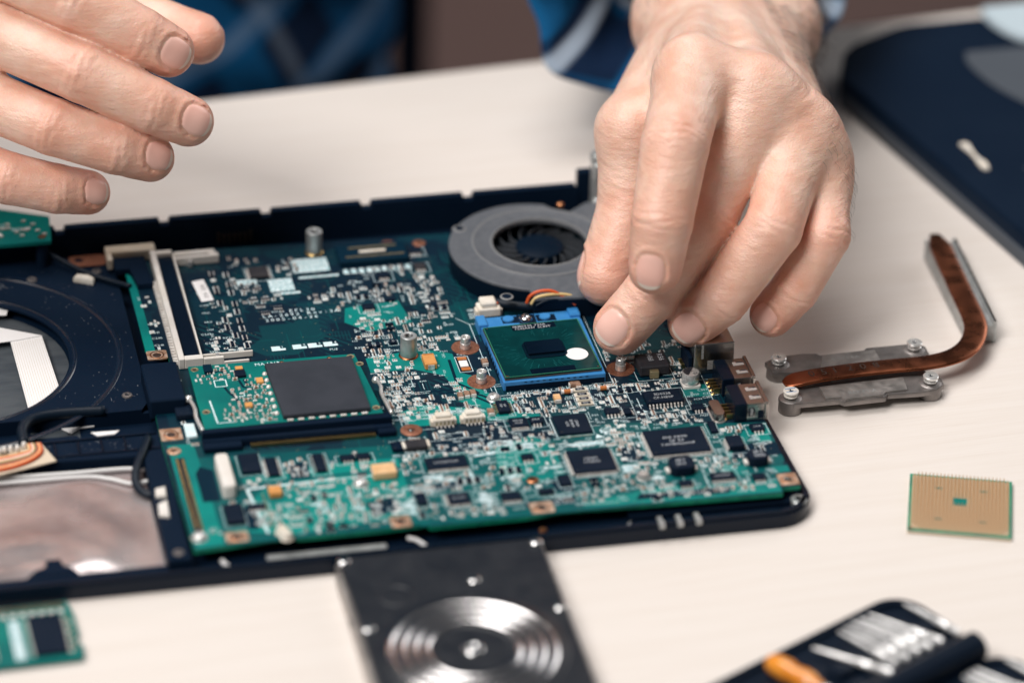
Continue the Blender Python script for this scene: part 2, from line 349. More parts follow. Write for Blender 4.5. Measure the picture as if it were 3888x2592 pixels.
def link(name, me, parent=None, loc=(0, 0, 0), rot=0.0):
    o = bpy.data.objects.new(name, me); COL.objects.link(o)
    o.location = Vector(loc)*MM
    if isinstance(rot, (int, float)): o.rotation_euler = (0, 0, rot)
    else: o.rotation_euler = rot
    if parent is not None: o.parent = parent
    return o
def tag(o, label=None, cat=None, group=None, kind=None):
    if label: o['label'] = label
    if cat: o['category'] = cat
    if group: o['group'] = group
    if kind: o['kind'] = kind
    return o
def thing(name, label, cat, loc=(0, 0, 0), rot=0.0, group=None):
    return tag(link(name, None, None, loc, rot), label, cat, group)
def bez(pts, n=8):
    """Catmull-Rom through the points"""
    P = [Vector(p) for p in pts]; P = [2*P[0]-P[1]]+P+[2*P[-1]-P[-2]]; out = []
    for i in range(1, len(P)-2):
        for k in range(n):
            t = k/n; a, b_, c, d = P[i-1:i+3]
            out.append(.5*((2*b_)+(c-a)*t+(2*a-5*b_+4*c-d)*t*t+(3*b_-a-3*c+d)*t**3))
    return out+[P[-2]]
def rrect(x0, x1, y0, y1, r, n=6):
    out = []
    for cx, cy, a in ((x1-r, y1-r, 0), (x0+r, y1-r, 90), (x0+r, y0+r, 180), (x1-r, y0+r, 270)):
        out += [(cx+r*math.cos(math.radians(a+90*i/n)), cy+r*math.sin(math.radians(a+90*i/n))) for i in range(n+1)]
    return out

# glyph cache: flat letters from the built-in font
GL = {}
def glyph(ch):
    if ch not in GL:
        cu = bpy.data.curves.new('g', 'FONT'); cu.body = ch; cu.size = 1.0; cu.resolution_u = 2
        ob = bpy.data.objects.new('g', cu); COL.objects.link(ob); bpy.context.view_layer.update()
        me = bpy.data.meshes.new_from_object(ob.evaluated_get(bpy.context.evaluated_depsgraph_get()))
        vs = [tuple(v_.co) for v_ in me.vertices]; fs = [tuple(p.vertices) for p in me.polygons]
        wd = max([v_[0] for v_ in vs], default=.3); mn = min([v_[0] for v_ in vs], default=0)
        GL[ch] = (vs, fs, mn, wd); bpy.data.objects.remove(ob); bpy.data.curves.remove(cu); bpy.data.meshes.remove(me)
    return GL[ch]
def text(mb, s, x, y, h, z, rot=0.0, mi=0, adv=None, xs=1.0):
    """letters of cap height h, lower-left at (x, y), baseline turned by rot"""
    k = h/.69; T = Matrix.Translation((x, y, z)) @ Matrix.Rotation(rot, 4, 'Z'); p = 0.0
    for ch in s:
        if ch == ' ': p += h*.62*xs; continue
        vs, fs, mn, wd = glyph(ch)
        a = adv*h if adv else (wd-mn)*k*xs+h*.17
        off = (a-(wd-mn)*k*xs)/2 if adv else 0
        mb.add([((v_[0]-mn)*k*xs+p+off, v_[1]*k, 0) for v_ in vs], fs, mi, T); p += a
    return p
# ================================================================== the setting
random.seed(7)
tb = MB(); tb.prism([(-760, -620), (760, -620), (760, 287), (-760, 234)], -26, 0, c=1.5)
tag(tb.build('table', 'table_wood'), kind='structure')
tag(MB().box(-2600, 2600, -1800, 3600, -760, -730).build('floor', 'floor_brown'), kind='structure')

LR = -0.045                                          # the laptop stands turned by this much
# ================================================================== laptop base
lap = thing('laptop', 'open black laptop base shell holding the green motherboard', 'laptop', rot=LR)
def ring(mb, outer, inner, z0, z1, mi=0):
    n = len(outer); vs = [(*p, z0) for p in outer]+[(*p, z0) for p in inner]+[(*p, z1) for p in outer]+[(*p, z1) for p in inner]; fs = []
    for i in range(n):
        j = (i+1) % n
        fs += [(i, j, 2*n+j, 2*n+i), (n+j, n+i, 3*n+i, 3*n+j), (2*n+i, 2*n+j, 3*n+j, 3*n+i), (j, i, n+i, n+j)]
    return mb.add(vs, fs, mi)
def outline(d):
    p = rrect(-262+d, 89-d, -87+d, 121-d, 13-d*.6, 8)
    out = []
    for x, y in p:
        if x > 70:
            k = min(1, max(0, (y+66)/8)); x = x-5.5*k
        out.append((x, y))
    return out
MB().prism(outline(.6), .4, 3).build('tray', 'black_plastic', lap)
m = MB(); ring(m, outline(0), outline(2.4), 0, 5.2); ring(m, outline(.7), outline(2.2), 5.2, 6.4)
m.build('rim', 'black_gloss', lap, smooth=40)
m = MB()                                              # stepped front ledge under the board edge
m.box(-100, 82, -85.2, -80.5, 3, 4.6, .3); m.box(-20, 76, -83.8, -82, 4.6, 5.6, .3); m.box(25, 84, -80.4, -74, 3, 6.2, .4)
m.build('front_ledge', 'black_gloss', lap)
# back wall: panels parted by small notches
m = MB(); xs = [-262, -222, -182, -142.5, -103.6, -65.4, -27.5, 11.5, 55]
bw = MB()
for a, b_ in zip(xs, xs[1:]):
    bw.prism([(a+1.6, 0), (b_-1.6, 0), (b_-1.6, 18.6), (b_-2.2, 20), (a+2.2, 20), (a+1.6, 18.6)], -1.6, 1.6)
bw.v = [(x, 125.6-z, y) for x, y, z in bw.v]
bw.box(-262, 55, 123.8, 127.2, .5, 17.8)
bw.box(53.5, 60, 123.8, 127.2, .5, 26, .4); bw.box(-262, 55, 118, 123.8, .5, 6)
bw.build('back_wall', 'black_plastic', lap)
m = MB()                                              # vent teeth catching a little light in the back wall
for i in range(7): m.box(-84+i*2.0, -83.2+i*2.0, 122.6, 123.9, 9.2-(i % 3)*.25, 12.4-(i in (0, 6))*-.8, .15)
m.build('vent_grille', 'cap_dark', lap)
m = MB(); m.box(57.5, 62.5, 114, 121, 5, 34, .6); m.box(57.0, 74, 112, 114, 5, 20, .5); m.lathe([(0, 33.8), (3.4, 33.8), (3.4, 36), (2.6, 37), (0, 37)], 60, 118, 20)
m.build('hinge_bracket', 'zinc', lap, smooth=40)

# drive cover plate with its round opening
def plate_hole(mb, x0, x1, y0, y1, cx, cy, r, z0, z1, n=72, lip=.7):
    ci = []; co = []
    for i in range(n):
        a = 2*math.pi*i/n; dx, dy = math.cos(a), math.sin(a); t = 1e9
        if dx > 1e-9: t = min(t, (x1-cx)/dx)
        if dx < -1e-9: t = min(t, (x0-cx)/dx)
        if dy > 1e-9: t = min(t, (y1-cy)/dy)
        if dy < -1e-9: t = min(t, (y0-cy)/dy)
        ci.append((dx, dy)); co.append((cx+dx*t, cy+dy*t))
    R_ = [[(cx+d[0]*r, cy+d[1]*r, z0) for d in ci], [(cx+d[0]*r, cy+d[1]*r, z1-lip) for d in ci], [(cx+d[0]*(r+lip*1.5), cy+d[1]*(r+lip*1.5), z1) for d in ci], [(*p, z1) for p in co], [(*p, z0) for p in co]]
    vs = sum(R_, []); fs = []
    for k in range(5):
        a, b_ = k*n, ((k+1) % 5)*n
        for i in range(n): j = (i+1) % n; fs.append((a+i, a+j, b_+j, b_+i))
    return mb.add(vs, fs)
m = MB(); plate_hole(m, -262, -124, 12, 122, -190, 56, 42.5, 7, 8.6)
m.box(-262, -124, 12, 13.6, 2, 7)
pl = m.build('drive_cover', 'black_plastic', lap, smooth=30)
m = MB(); m.lathe([(43.4, 8.4), (43.9, 9.0), (44.8, 9.0), (45.4, 8.4)], -190, 56, 96)
m.lathe([(59, 8.5), (59.5, 8.95), (60.8, 8.95), (61.6, 8.5)], -190, 56, 96); m.build('raised_ring', 'edge_gloss', pl, smooth=60)
MB().lathe([(0, 3.6), (42.3, 3.6), (42.3, 3.1)], -190, 56, 72).build('drive_disc', 'disc_metal', lap, smooth=30)
m = MB(); text(m, 'OR', -172, 101.5, 4.2, 8.7, .25); m.build('moulded_mark', 'laptop_grey', pl, fix=False)
# white flat cable folded in the opening
def strip(mb, pts, w_, th=.25):
    P = [Vector(p) for p in pts]
    for a, b_ in zip(P, P[1:]):
        d = (b_-a); n = Vector((-d.y, d.x, 0)).normalized()*w_/2
        mb.add([a+n, a-n, b_-n, b_+n, a+n-Vector((0, 0, th)), a-n-Vector((0, 0, th)), b_-n-Vector((0, 0, th)), b_+n-Vector((0, 0, th))], [(0, 1, 2, 3), (7, 6, 5, 4), (0, 4, 5, 1), (1, 5, 6, 2), (2, 6, 7, 3), (3, 7, 4, 0)])
fc = thing('flat_cable', 'white folded flat ribbon cable inside the round drive opening', 'cable', rot=LR)
m = MB(); m.prism([(-166.9, 69.6), (-155.4, 71.6), (-152.6, 24), (-165.2, 16)], 5.9, 6.15)
b0 = m.build('cable_run', 'white_paper', fc)
m = MB(); m.prism([(-155.4, 71.6), (-166.9, 69.6), (-210, 66), (-212, 81), (-172, 81)], 6.25, 6.5); m.build('cable_fold', 'white_paper', fc)
m = MB()
for i in range(14):
    t = (i+.5)/14; m.line(-166.9+11.5*t, 69.6+2*t-.8, -165.2+12.6*t, 18+7*t, .12, 6.17)
m.build('conductor_line', 'ivory_plastic', b0, fix=False)
m = MB(); m.prism([(-170, 88.6), (-166.4, 88.2), (-165.6, 91.6), (-168.6, 93.2), (-178, 93.6), (-178, 89)], 6.2, 6.5); m.build('cable_end', 'white_paper', fc)

# channel in front of the drive
m = MB(); m.prism([(-262, -15.4), (-172, -13.6), (-123, -15.6), (-123, -.6), (-150, -.2), (-151, 1.6), (-168, 1.8), (-170, -.2), (-262, -.2)], 3, 7.2, c=.5)
rail = m.build('rail', 'black_plastic', lap)
m = MB(); m.box(-262, -124, -2.6, -1.8, 7.2, 7.9, .2); m.box(-262, -124, -12, -11, 7.2, 7.7, .2); m.build('rail_edge', 'black_gloss', rail)
MB().prism([(-166, 3), (-149.6, 3), (-149, 12), (-157, 16), (-166, 12)], 3.05, 3.3).build('floor_foil', 'disc_metal', lap)
m = MB(); m.prism([(-158, 15.4), (-144.2, 17), (-144, 11.6), (-149, 11.2), (-152.4, 8.2), (-154.5, 11)], 3.6, 4.0); m.prism([(-164.4, 14.6), (-159.2, 15.8), (-160, 16.8), (-163, 16)], 3.7, 4.0)
m.build('paper_insulator', 'white_paper', lap)
MB().prism([(-146.2, 1.8), (-136.3, 1.4), (-138.2, -.6), (-144.2, -.9)], 7.4, 7.75).build('cable_clip', 'white_paper', lap)
m = MB(); m.tube(bez([(-169.6, -3, 9), (-169.4, 4, 9.6), (-166.5, 9.5, 9.8), (-161, 12.4, 9.6), (-152, 13.4, 9.2), (-140, 13.2, 8.8)]), 1.9, 10); m.build('drive_lead', 'wire_black', lap, smooth=180)

# front-left bay lined with foil
nx, ny = 46, 40; vs = []; fs = []; rs = np.random.RandomState(4)
gx = rs.randn(9, 9)
def lump(u, v_):
    return 1.1*math.sin(5.1*u+2*v_+1)*math.sin(3.7*v_-1.3*u)+.55*math.sin(11*u-7*v_)+.35*math.sin(17*v_+9*u+math.sin(6*u)*2)
for j in range(ny+1):
    for i in range(nx+1):
        u, v_ = i/nx, j/ny; e = min(u, 1-u, v_, 1-v_)*8; e = min(1, e)
        vs.append((-262+u*(262-131), -80+v_*(80-17), max(3.15, 3.2+e*(.95+lump(u*2.4, v_)*.62+.05*rs.randn()))))
for j in range(ny):
    for i in range(nx): a = j*(nx+1)+i; fs.append((a, a+1, a+nx+2, a+nx+1))
MB().add(vs, fs).build('foil_lining', 'foil', lap, smooth=180)
m = MB(); m.prism([(-131, -82), (-123, -82), (-122.6, -14), (-130.6, -14)], 3, 8.4, c=.7); m.build('bay_wall', 'black_plastic', lap)
m = MB(); m.box(-262, -131, -84.6, -81, 3, 6.6, .5); m.prism([(-177, -81), (-160, -81), (-162, -77.5), (-164.6, -76), (-165.2, -72), (-170, -72), (-170.6, -76), (-174, -77.5)], 3, 6.8, c=.4)
m.build('bay_front_edge', 'black_plastic', lap)
m = MB(); m.prism([(-129.6, -40), (-126, -39), (-126.4, -45), (-130, -44.6)], 8.3, 9.6, c=.4); m.build('white_tab', 'white_plastic', lap)
m = MB(); m.prism([(-129.8, -49), (-126.4, -47), (-127, -57), (-130.4, -56)], 8.3, 9.4, c=.4); m.build('white_tab', 'white_plastic', lap)
m = MB(); m.tube(bez([(-262, -15.5, 8.2), (-200, -16.6, 6), (-179, -17.6, 5.2), (-157, -18.6, 5), (-142, -18.8, 5), (-134, -19.6, 5), (-126, -22.6, 5)]), .75, 8); m.build('white_wire', 'wire_white', lap, smooth=180)
m = MB(); m.tube(bez([(-262, -18, 7), (-200, -19, 5.2), (-180, -20.2, 4.8), (-152, -21.2, 4.7), (-143, -24, 4.7), (-135, -28.4, 4.7), (-126, -26, 4.8)]), .75, 8); m.build('white_wire', 'wire_white', lap, smooth=180)
m = MB(); m.tube(bez([(-127.5, -6.5, 8.6), (-130.6, -16, 9), (-133.8, -24, 8), (-134.8, -31, 6), (-132, -36, 5), (-127, -37, 5)]), 1.5, 10); m.build('black_lead', 'wire_black', lap, smooth=180)
m = MB(); m.box(-98.3, -58, -82.4, -79.6, 4.6, 5.4, .3); m.build('metal_strip', 'zinc', lap)
m = MB(); m.tube(bez([(-113, -80, 5), (-111.5, -83.6, 5), (-108, -85, 5), (-100.6, -85, 5)]), .8, 8); m.build('white_wire', 'wire_white', lap, smooth=180)
m = MB(); m.tube(bez([(-51, -80.6, 7), (-48, -82, 6.6), (-45.4, -84.6, 5.6)]), .7, 8); m.build('white_wire', 'wire_white', lap, smooth=180)
for i, (x, y) in enumerate(((34.5, -85.4), (40.8, -85.4), (47.2, -85.2))):
    m = MB(); m.prism([(x-.9, y-2.4), (x+.9, y-2.4), (x+1.2, y-.4), (x+.7, y+1), (x+1, y+3), (x-.9, y+3), (x-.7, y+1), (x-1.2, y-.4)], 5.3, 6.9, c=.3); m.build('metal_clip', 'zinc', lap)
m = MB(); m.tube(bez([(21.8, -84.6, 5), (23.4, -84, 5.4), (24.6, -82.4, 5.8)]), .55, 8); m.build('clip_spring', 'steel', lap, smooth=180)
m = MB(); m.lathe([(0, 6.6), (1.2, 6.6), (1.5, 6.2), (1.5, 5), (0, 5)], -5.4, -82.6, 16); m.build('brass_insert', 'copper_bright', lap, smooth=40)
m = MB(); m.lathe([(1.2, 6.4), (2.6, 6.4), (3.0, 6.0), (3.0, 3), (0, 3), (0, 5.4), (1.2, 5.4)], 84.0, -79.4, 22); m.build('screw_boss', 'zinc', lap, smooth=40)

# wire harness and loose green board at the left
hs = thing('wire_harness', 'orange and green wire bundle on a tan strip by the foil bay', 'wire', rot=LR)
MB().prism([(-262, -21), (-179.7, -20.7), (-160, -15.2), (-164, -2.6), (-169, -2.8), (-176, -8.6), (-185, -10), (-262, -11)], 8.0, 8.5).build('backing_strip', 'substrate_tan', hs)
wc = ['wire_red', 'tantalum_pale', 'wire_red', 'board_teal', 'tantalum', 'cream_plastic', 'wire_red', 'tantalum_pale']
for i in range(8):
    k = i*1.15; m = MB()
    m.tube(bez([(-262, -20+k, 9), (-200, -19.8+k, 9), (-180, -18.8+k*.95, 9.1), (-170+k*.1, -15.6+k*.8, 9.2), (-164.6-k*.45, -10.4+k*.35, 9.3), (-164.4-k*.5, -4.6, 9.2)]), .58, 8); m.build('wire', wc[i], hs, smooth=180)
for i in range(7):
    m = MB(); x = -183+i*2.2+random.uniform(-.4, .4); m.lathe([(0, 11), (.7, 10.7), (1, 9.6), (1, 8.4), (0, 8.4)], x, -8.8+i*.5+random.uniform(-.8, .8), 10); m.build('solder_joint', 'solder', hs, smooth=180)

db = thing('daughter_board', 'small green circuit board at the left edge behind the drive cover', 'circuit board', rot=LR)
m = MB(); m.prism([(-230, 137), (-163, 141), (-145.4, 132.5), (-146.7, 114), (-165.4, 114.2), (-230, 114.2)], 19.6, 21, c=.1); m.build('board', 'board_teal', db)
for x, y in ((-225, 118), (-150, 118), (-225, 132)): MB().lathe([(0, 19.6), (2.2, 19.6), (2.2, 8.6), (0, 8.6)], x, y, 14).build('spacer', 'black_plastic', db, smooth=40)
for i in range(16):
    m = MB(); x = random.uniform(-168, -149); y = random.uniform(118, 130); m.box(x, x+1.6, y, y+.8, 21.05, 21.8, .1); m.build('capacitor', 'solder', db)
m = MB(); text(m, 'INV-05', -160, 124, 1.6, 21.06, .02); text(m, 'LS-2761', -168, 128, 1.2, 21.06); m.build('silkscreen', 'silk_white', db, fix=False)
MB().lathe([(0, 21.1), (1.4, 21.1), (1.4, 21.3), (0, 21.3)], -149.8, 117.5, 16).build('copper_point', 'copper_bright', db)

cb = tag(MB().tube(bez([(-151, 127, 13.5), (-148, 121, 12.5), (-140, 112, 11), (-134, 106, 10.3), (-127, 100, 10), (-120.5, 94, 10.6)]), 1.0, 10).build('braided_cable', 'wire_black', None, (0, 0, 0), LR, smooth=180), 'thin dark braided cable running over the drive cover to the memory slot', 'cable')
m = MB(); m.box(-153, -149.6, 125.4, 128.2, 12.6, 14.6, .5); m.build('plug', 'white_plastic', cb)
tag(MB().prism([(-140.2, 104), (-137.6, 102.6), (-133.4, 100.4), (-132.6, 102), (-134.4, 104.6), (-138.6, 106)], 8.7, 11, c=.8).build('foam_pad', 'cream_plastic', None, (0, 0, 0), LR), 'small white pad stuck on the black drive cover', 'pad')

# screws and ribs of the black shell
for x, y, z in ((-131, 110, 8.6), (-131, 22, 8.6), (-155, 108, 8.6), (-127, -78, 8.4)):
    o = MB().lathe([(0, z+.25), (.7, z+.25), (.9, z+.6), (1.7, z+.5), (1.9, z)], x, y, 18).build('case_screw', 'gunmetal', lap, smooth=50)
    q = MB(); q.box(x-.8, x+.8, y-.14, y+.14, z+.3, z+.45); q.box(x-.14, x+.14, y-.8, y+.8, z+.3, z+.46); q.build('cross_slot', 'chip_black', o)
for i in range(9): MB().box(-94+i*19, -92.8+i*19, -86.6, -80.6, 3, 5.0, .2).build('rib', 'black_gloss', lap)
for i in range(5): MB().box(-160+i*8, -159+i*8, -10.6, -3, 7.2, 7.75, .2).build('rib', 'black_gloss', rail)
du = MB(); rd = random.Random(77)
for _ in range(170):
    x, y = rd.uniform(-175, -126), rd.uniform(16, 118)
    if math.hypot(x+190, y-56) < 46: continue
    r_ = rd.uniform(.05, .16); du.lathe([(0, 8.66), (r_, 8.64)], x, y, 5)
for _ in range(60): r_ = rd.uniform(.05, .16); du.lathe([(0, 7.3), (r_, 7.28)], rd.uniform(-170, -125), rd.uniform(-12, -2), 5)
p = du.build('dust', 'dust', lap, fix=False); p['kind'] = 'stuff'
# ================================================================== motherboard
mbd = thing('motherboard', 'large green laptop motherboard crowded with chips and tiny components', 'motherboard', rot=LR)
ZP = 10.0
pcbp = [(-122, -79.6), (-88.6, -76.8), (-87, -78.2), (-60, -78.4), (-44, -77.6), (-43, -79.6), (-10, -79.4), (1, -78), (78, -80.4), (78.6, -77), (85, -77), (84.2, -60), (84.2, 20), (66, 24), (60, 112), (-45, 115.5), (-120, 118.5), (-121, 50), (-113.5, 47.6), (-113.8, 30), (-122.8, 28), (-123.6, -14)]
pcb = MB().prism(pcbp, 8.4, ZP, c=.08)
pcb.m = [0, 1]+[0]*(len(pcb.m)-2)
pcb.m = [0 if abs(min(pcb.v[i][2] for i in f)-(ZP)) > .1 else 1 for f in pcb.f]
board = pcb.build('circuit_board', ['pcb_edge', 'pcb_mask'], mbd)

# occupancy (half-millimetre cells)
OX, OY = -130, -90; occ = np.zeros((460, 440), bool)
def cells(x0, x1, y0, y1): return slice(max(0, int((x0-OX)*2)), max(0, int(math.ceil((x1-OX)*2)))), slice(max(0, int((y0-OY)*2)), max(0, int(math.ceil((y1-OY)*2))))
def mark(x0, x1, y0, y1, g=.4): occ[cells(x0-g, x1+g, y0-g, y1+g)] = True
def free(x0, x1, y0, y1): a = occ[cells(x0, x1, y0, y1)]; return a.size > 0 and not a.any()

silk = MB(); SZ = ZP+.05
patch = MB(); pours = MB(); vias = MB()

# ---- copper pours and traces that read lighter / darker than the rest of the mask
pours.sheet([(-46, -79), (77, -79.6), (84, -60), (84, -36), (62, -33), (30, -27), (8, -34), (-46, -36)], ZP+.01, 2); pours.sheet([(-122, -79), (-46, -78), (-46, -28), (-122, -24)], ZP+.01, 2)
def pour(poly, mi=0): pours.sheet(poly, ZP+.02+.006*mi, mi)
pour([(-45, 20), (-30, 20), (-20, 14), (-18, 6), (-18, -4), (-11, -10), (-2, -12), (2, -6), (-4, -4), (-10, 4), (-10, 12), (-14, 15), (-14, 28), (-24, 33), (-45, 30)])
pour([(-32, -4), (-12, -10), (8, -17), (8, -19), (-38, -17.5), (-40, -8)])
pour([(-121, 47), (-117.6, 47), (-118.2, 100), (-121, 105)]); pour([(-122, -15), (-113, -15), (-111.5, -78), (-121, -79)])
pour([(-111, -70), (-99, -70), (-99, -54), (-92, -45), (-70, -44), (-46, -44), (-46, -72), (-88, -76)])
pour([(-100, -40), (-70, -36), (-46, -36), (-46, -42), (-100, -43)])
pour([(-12, -36), (2, -30), (8, -38), (8, -56), (-2, -60), (-14, -52)])
pour([(64, -57), (67, -57), (77, -43), (84, -43), (84, -40), (75, -40)])
pour([(40, -70), (54, -72), (78, -72), (78, -79.6), (10, -77.4), (10, -74)])
pour([(62, -6), (70, -8), (70, -16), (60, -15)]); pour([(-46, 66), (-26, 68), (-24, 52), (-40, 48), (-48, 56)])
pour([(77.5, -43), (83, -43), (83, -48), (78.5, -48)]); pour([(60, -58), (70, -62), (70, -68), (62, -66)]); pour([(78, -64), (84, -64), (84, -68), (79, -68)])
for c in ([(-24, 2), (-14, 2), (-9, -2), (-4, -8), (2, -10)], [(-28, 4), (-17, 4), (-11, -3), (-5, -10)], [(-16, 24), (-16.4, 8), (-12, 3), (-10, 0)]):
    for a, b_ in zip(c, c[1:]): pours.line(*a, *b_, 1.1, ZP+.034, 1)
for q in ([(-115, -52), (-109, -52), (-109, -33), (-113, -30), (-115, -34)], [(-102.6, -71), (-98.6, -71), (-98.6, -56), (-102.6, -58)], [(-30, -36.4), (-16, -36), (-12, -30), (-30, -29)], [(66, -57), (84, -57), (84, -49), (76, -48), (68, -52)], [(29, -53), (37, -52), (37, -43), (30, -43)], [(-9, -71), (8, -70), (8, -74), (-9, -74.4)], [(-62, -62), (-52, -60), (-50, -68), (-60, -70)], [(-84, -34), (-77, -33), (-77, -43), (-84, -43)], [(28, -76), (60, -77.4), (62, -73.4), (30, -72.6)], [(-40, -59), (-28, -58), (-28, -54), (-40, -55)], [(2, -60), (9, -58), (9, -67), (3, -66)]):
    pours.sheet(q, ZP+.03, 1)
rn = random.Random(5)
for k in range(130):                                   # routed traces: straight, 45 degree jog, straight
    x, y = rn.uniform(-100, 60), rn.uniform(-60, 100); l1, l2, j = rn.uniform(4, 16), rn.uniform(3, 14), rn.choice((-1, 1))*rn.uniform(1, 4)
    if rn.random() < .5: pts = [(x, y), (x+l1, y), (x+l1+abs(j), y+j), (x+l1+abs(j)+l2, y+j)]
    else: pts = [(x, y), (x, y+l1), (x+j, y+l1+abs(j)), (x+j, y+l1+abs(j)+l2)]
    if pts[-1][0] > 80 or pts[-1][1] > 110: continue
    for a, b_ in zip(pts, pts[1:]): pours.line(*a, *b_, .22, ZP+.016, 2)

# ---- chips
PIN = {}
def pins_mesh(w_, d_, sides, pitch, h, reach=1.0, matl='solder', pw=.45):
    key = (round(w_, 1), round(d_, 1), sides, pitch, matl)
    if key in PIN: return PIN[key]
    m = MB(); z = ZP
    def leg(T):
        f = pw*pitch
        m.add([(-f/2, 0, h*.55), (f/2, 0, h*.55), (f/2, reach*.45, h*.5), (-f/2, reach*.45, h*.5), (-f/2, reach*.55, .12), (f/2, reach*.55, .12), (-f/2, reach, .1), (f/2, reach, .1),
               (-f/2, 0, h*.4), (f/2, 0, h*.4), (f/2, reach*.38, h*.36), (-f/2, reach*.38, h*.36), (-f/2, reach*.5, 0), (f/2, reach*.5, 0), (-f/2, reach, 0), (f/2, reach, 0)],
              [(0, 1, 2, 3), (3, 2, 5, 4), (4, 5, 7, 6), (6, 7, 15, 14), (0, 3, 11, 8), (3, 4, 12, 11), (4, 6, 14, 12), (1, 9, 10, 2), (2, 10, 13, 5), (5, 13, 15, 7)], 0, T)
    for s_ in sides:
        ln = w_ if s_ in 'fb' else d_; n = max(2, int(ln/pitch)); 
        for i in range(n):
            t = (i-(n-1)/2)*pitch
            T = {'b': Matrix.Translation((t, d_/2, 0)), 'f': Matrix.Translation((t, -d_/2, 0)) @ Matrix.Rotation(math.pi, 4, 'Z'), 'l': Matrix.Translation((-w_/2, t, 0)) @ Matrix.Rotation(math.pi/2, 4, 'Z'), 'r': Matrix.Translation((w_/2, t, 0)) @ Matrix.Rotation(-math.pi/2, 4, 'Z')}[s_]
            leg(T)
    PIN[key] = m.mesh('pins', matl); return PIN[key]
def chip(x0, x1, y0, y1, h, sides='', pitch=.65, mat_='chip_black', lines=(), reach=1.0, matl='solder', frame=True, th=.8, trot=0.0, pw=.45):
    w_, d_ = x1-x0, y1-y0; cx, cy = (x0+x1)/2, (y0+y1)/2
    z0 = .15 if sides else .05
    c = MB().box(-w_/2, w_/2, -d_/2, d_/2, z0, h, .22).build('chip', mat_, mbd, (cx, cy, ZP))
    if sides:
        p = link('pins', pins_mesh(w_, d_, sides, pitch, h, reach, matl, pw), c); p['kind'] = 'stuff'
    if lines:
        t = MB(); r_ = Matrix.Rotation(trot, 4, 'Z')
        for i, s_ in enumerate(lines):
            tm = MB(); L_ = text(tm, s_, 0, 0, th, 0, 0, xs=.95)
            k = min(1, (w_ if abs(trot) < .7 else d_)*.84/max(L_, .1)); oy = ((len(lines)-1)/2-i)*th*1.7-th/2
            t.add([(v_[0]*k-L_*k/2, v_[1]*k+oy, h+.03) for v_ in tm.v], tm.f, 0, r_)
        t.build('chip_marking', 'chip_print', c, fix=False)
    d1 = MB().lathe([(0, h+.02), (min(.4, w_*.06), h+.02)], -w_/2+min(1.2, w_*.16), -d_/2+min(1.2, d_*.16), 10); d1.build('pin_one_dot', 'chip_grey', c, fix=False)
    g = 1.2 if sides else .4
    if frame: silk.frame(x0-g-.3, x1+g+.3, y0-g-.3, y1+g+.3, .16, SZ)
    mark(x0-g, x1+g, y0-g, y1+g, .5)
    return c
chip(-6.2, -1.9, -15.4, -8.2, 1.6, 'lr', 1.27, matl='gold_dull', reach=1.3, lines=('4835', 'A5F'), trot=1.57, pw=.4)
chip(-4, 2.2, -25.4, -19.6, 1.2, 'fb', .5, lines=('SI9742', '0528'), th=.9)
chip(3.2, 7.6, -24.2, -20.2, 1.3, 'fb', 1.1, lines=('4406',), th=.9, reach=1.3, pw=.4)
chip(11.4, 23.2, -32.6, -20.4, .95, '', lines=('BCM', '4401KFB', 'HP0517'), th=1.0, trot=1.57)
silk.rect(10.4, 10.9, -33.2, -21, SZ); silk.sheet([(23.5, -36), (26.6, -35.6), (24.4, -33.4)], SZ)
for i in range(22): vias.lathe([(0, SZ+.02), (.25, SZ+.02)], 12+i*.5, -33.6, 6)
chip(45.8, 58.9, -19.6, -11.9, 2.0, 'fb', 1.27, lines=('3D0538', 'CF-H80P'), th=1.35, reach=1.5, frame=False, pw=.38)
silk.frame(40.8, 60.8, -23.4, -8.6, .18, SZ); silk.line(43.6, -13, 43.6, -20, .25, SZ); silk.sheet([(44, -22.6), (45.6, -22.2), (44.2, -21.2)], SZ); silk.lathe([(0, SZ), (.6, SZ)], 42, -22, 14)
chip(39.8, 60.4, -52, -36.4, 1.5, 'fblr', .5, lines=('ENE KB910', 'QF B4', 'TWNB0523A1P'), th=1.3)
chip(10.9, 25.9, -58.2, -44.2, 1.5, 'fblr', .5, lines=('CB1410', 'C05B20'), th=1.2)
chip(-37.6, -23.3, -46.8, -39.8, 1.2, 'fb', .5, lines=('LVC16T245',), th=1.2)
chip(-44.9, -41.4, -67, -60.2, 1.1, ''); chip(-34.4, -27, -69, -62.4, 1.1, 'fl', .65, lines=('ALC250',), th=.9); chip(-16.6, -9.8, -70, -65.2, 1.2, 'fb', .65)
chip(-4.7, -.5, -46.4, -43.2, 1.4, 'fb', 1.27, reach=1.4, pw=.4); chip(5, 8.8, -64, -58, 1.2, ''); chip(-3.4, 1.7, -68, -65.2, 1.2, '')
chip(55.8, 64.4, -70.2, -66, 1.3, 'fb', .65, lines=('MAX1907',), th=.9); chip(70, 74.4, -72.5, -69, 1.4, 'fb', 1.27, reach=1.3, pw=.4)
chip(44.4, 48.9, -71.9, -68.7, 1.4, 'fr', 1.1, pw=.4); chip(77.4, 82.2, -42.2, -38, 1.4, 'fb', 1.27, lines=('G528',), reach=1.3, pw=.4); chip(30.2, 35.3, -22.9, -19.2, 1.4, 'fb', 1.27, reach=1.3, pw=.4)
chip(60.6, 65, -25.4, -22.2, 1.4, 'fb', 1.1, pw=.4); chip(36.6, 39.4, -23.6, -20.4, 1.2, 'lr', .95)
chip(-99.6, -92.8, -37.8, -26.4, 1.3, ''); chip(-91, -87.2, -41, -30, 1.2, 'lr', .65); chip(-74.6, -71.2, -41.2, -30.4, 1.2, 'lr', .65, matl='zinc')
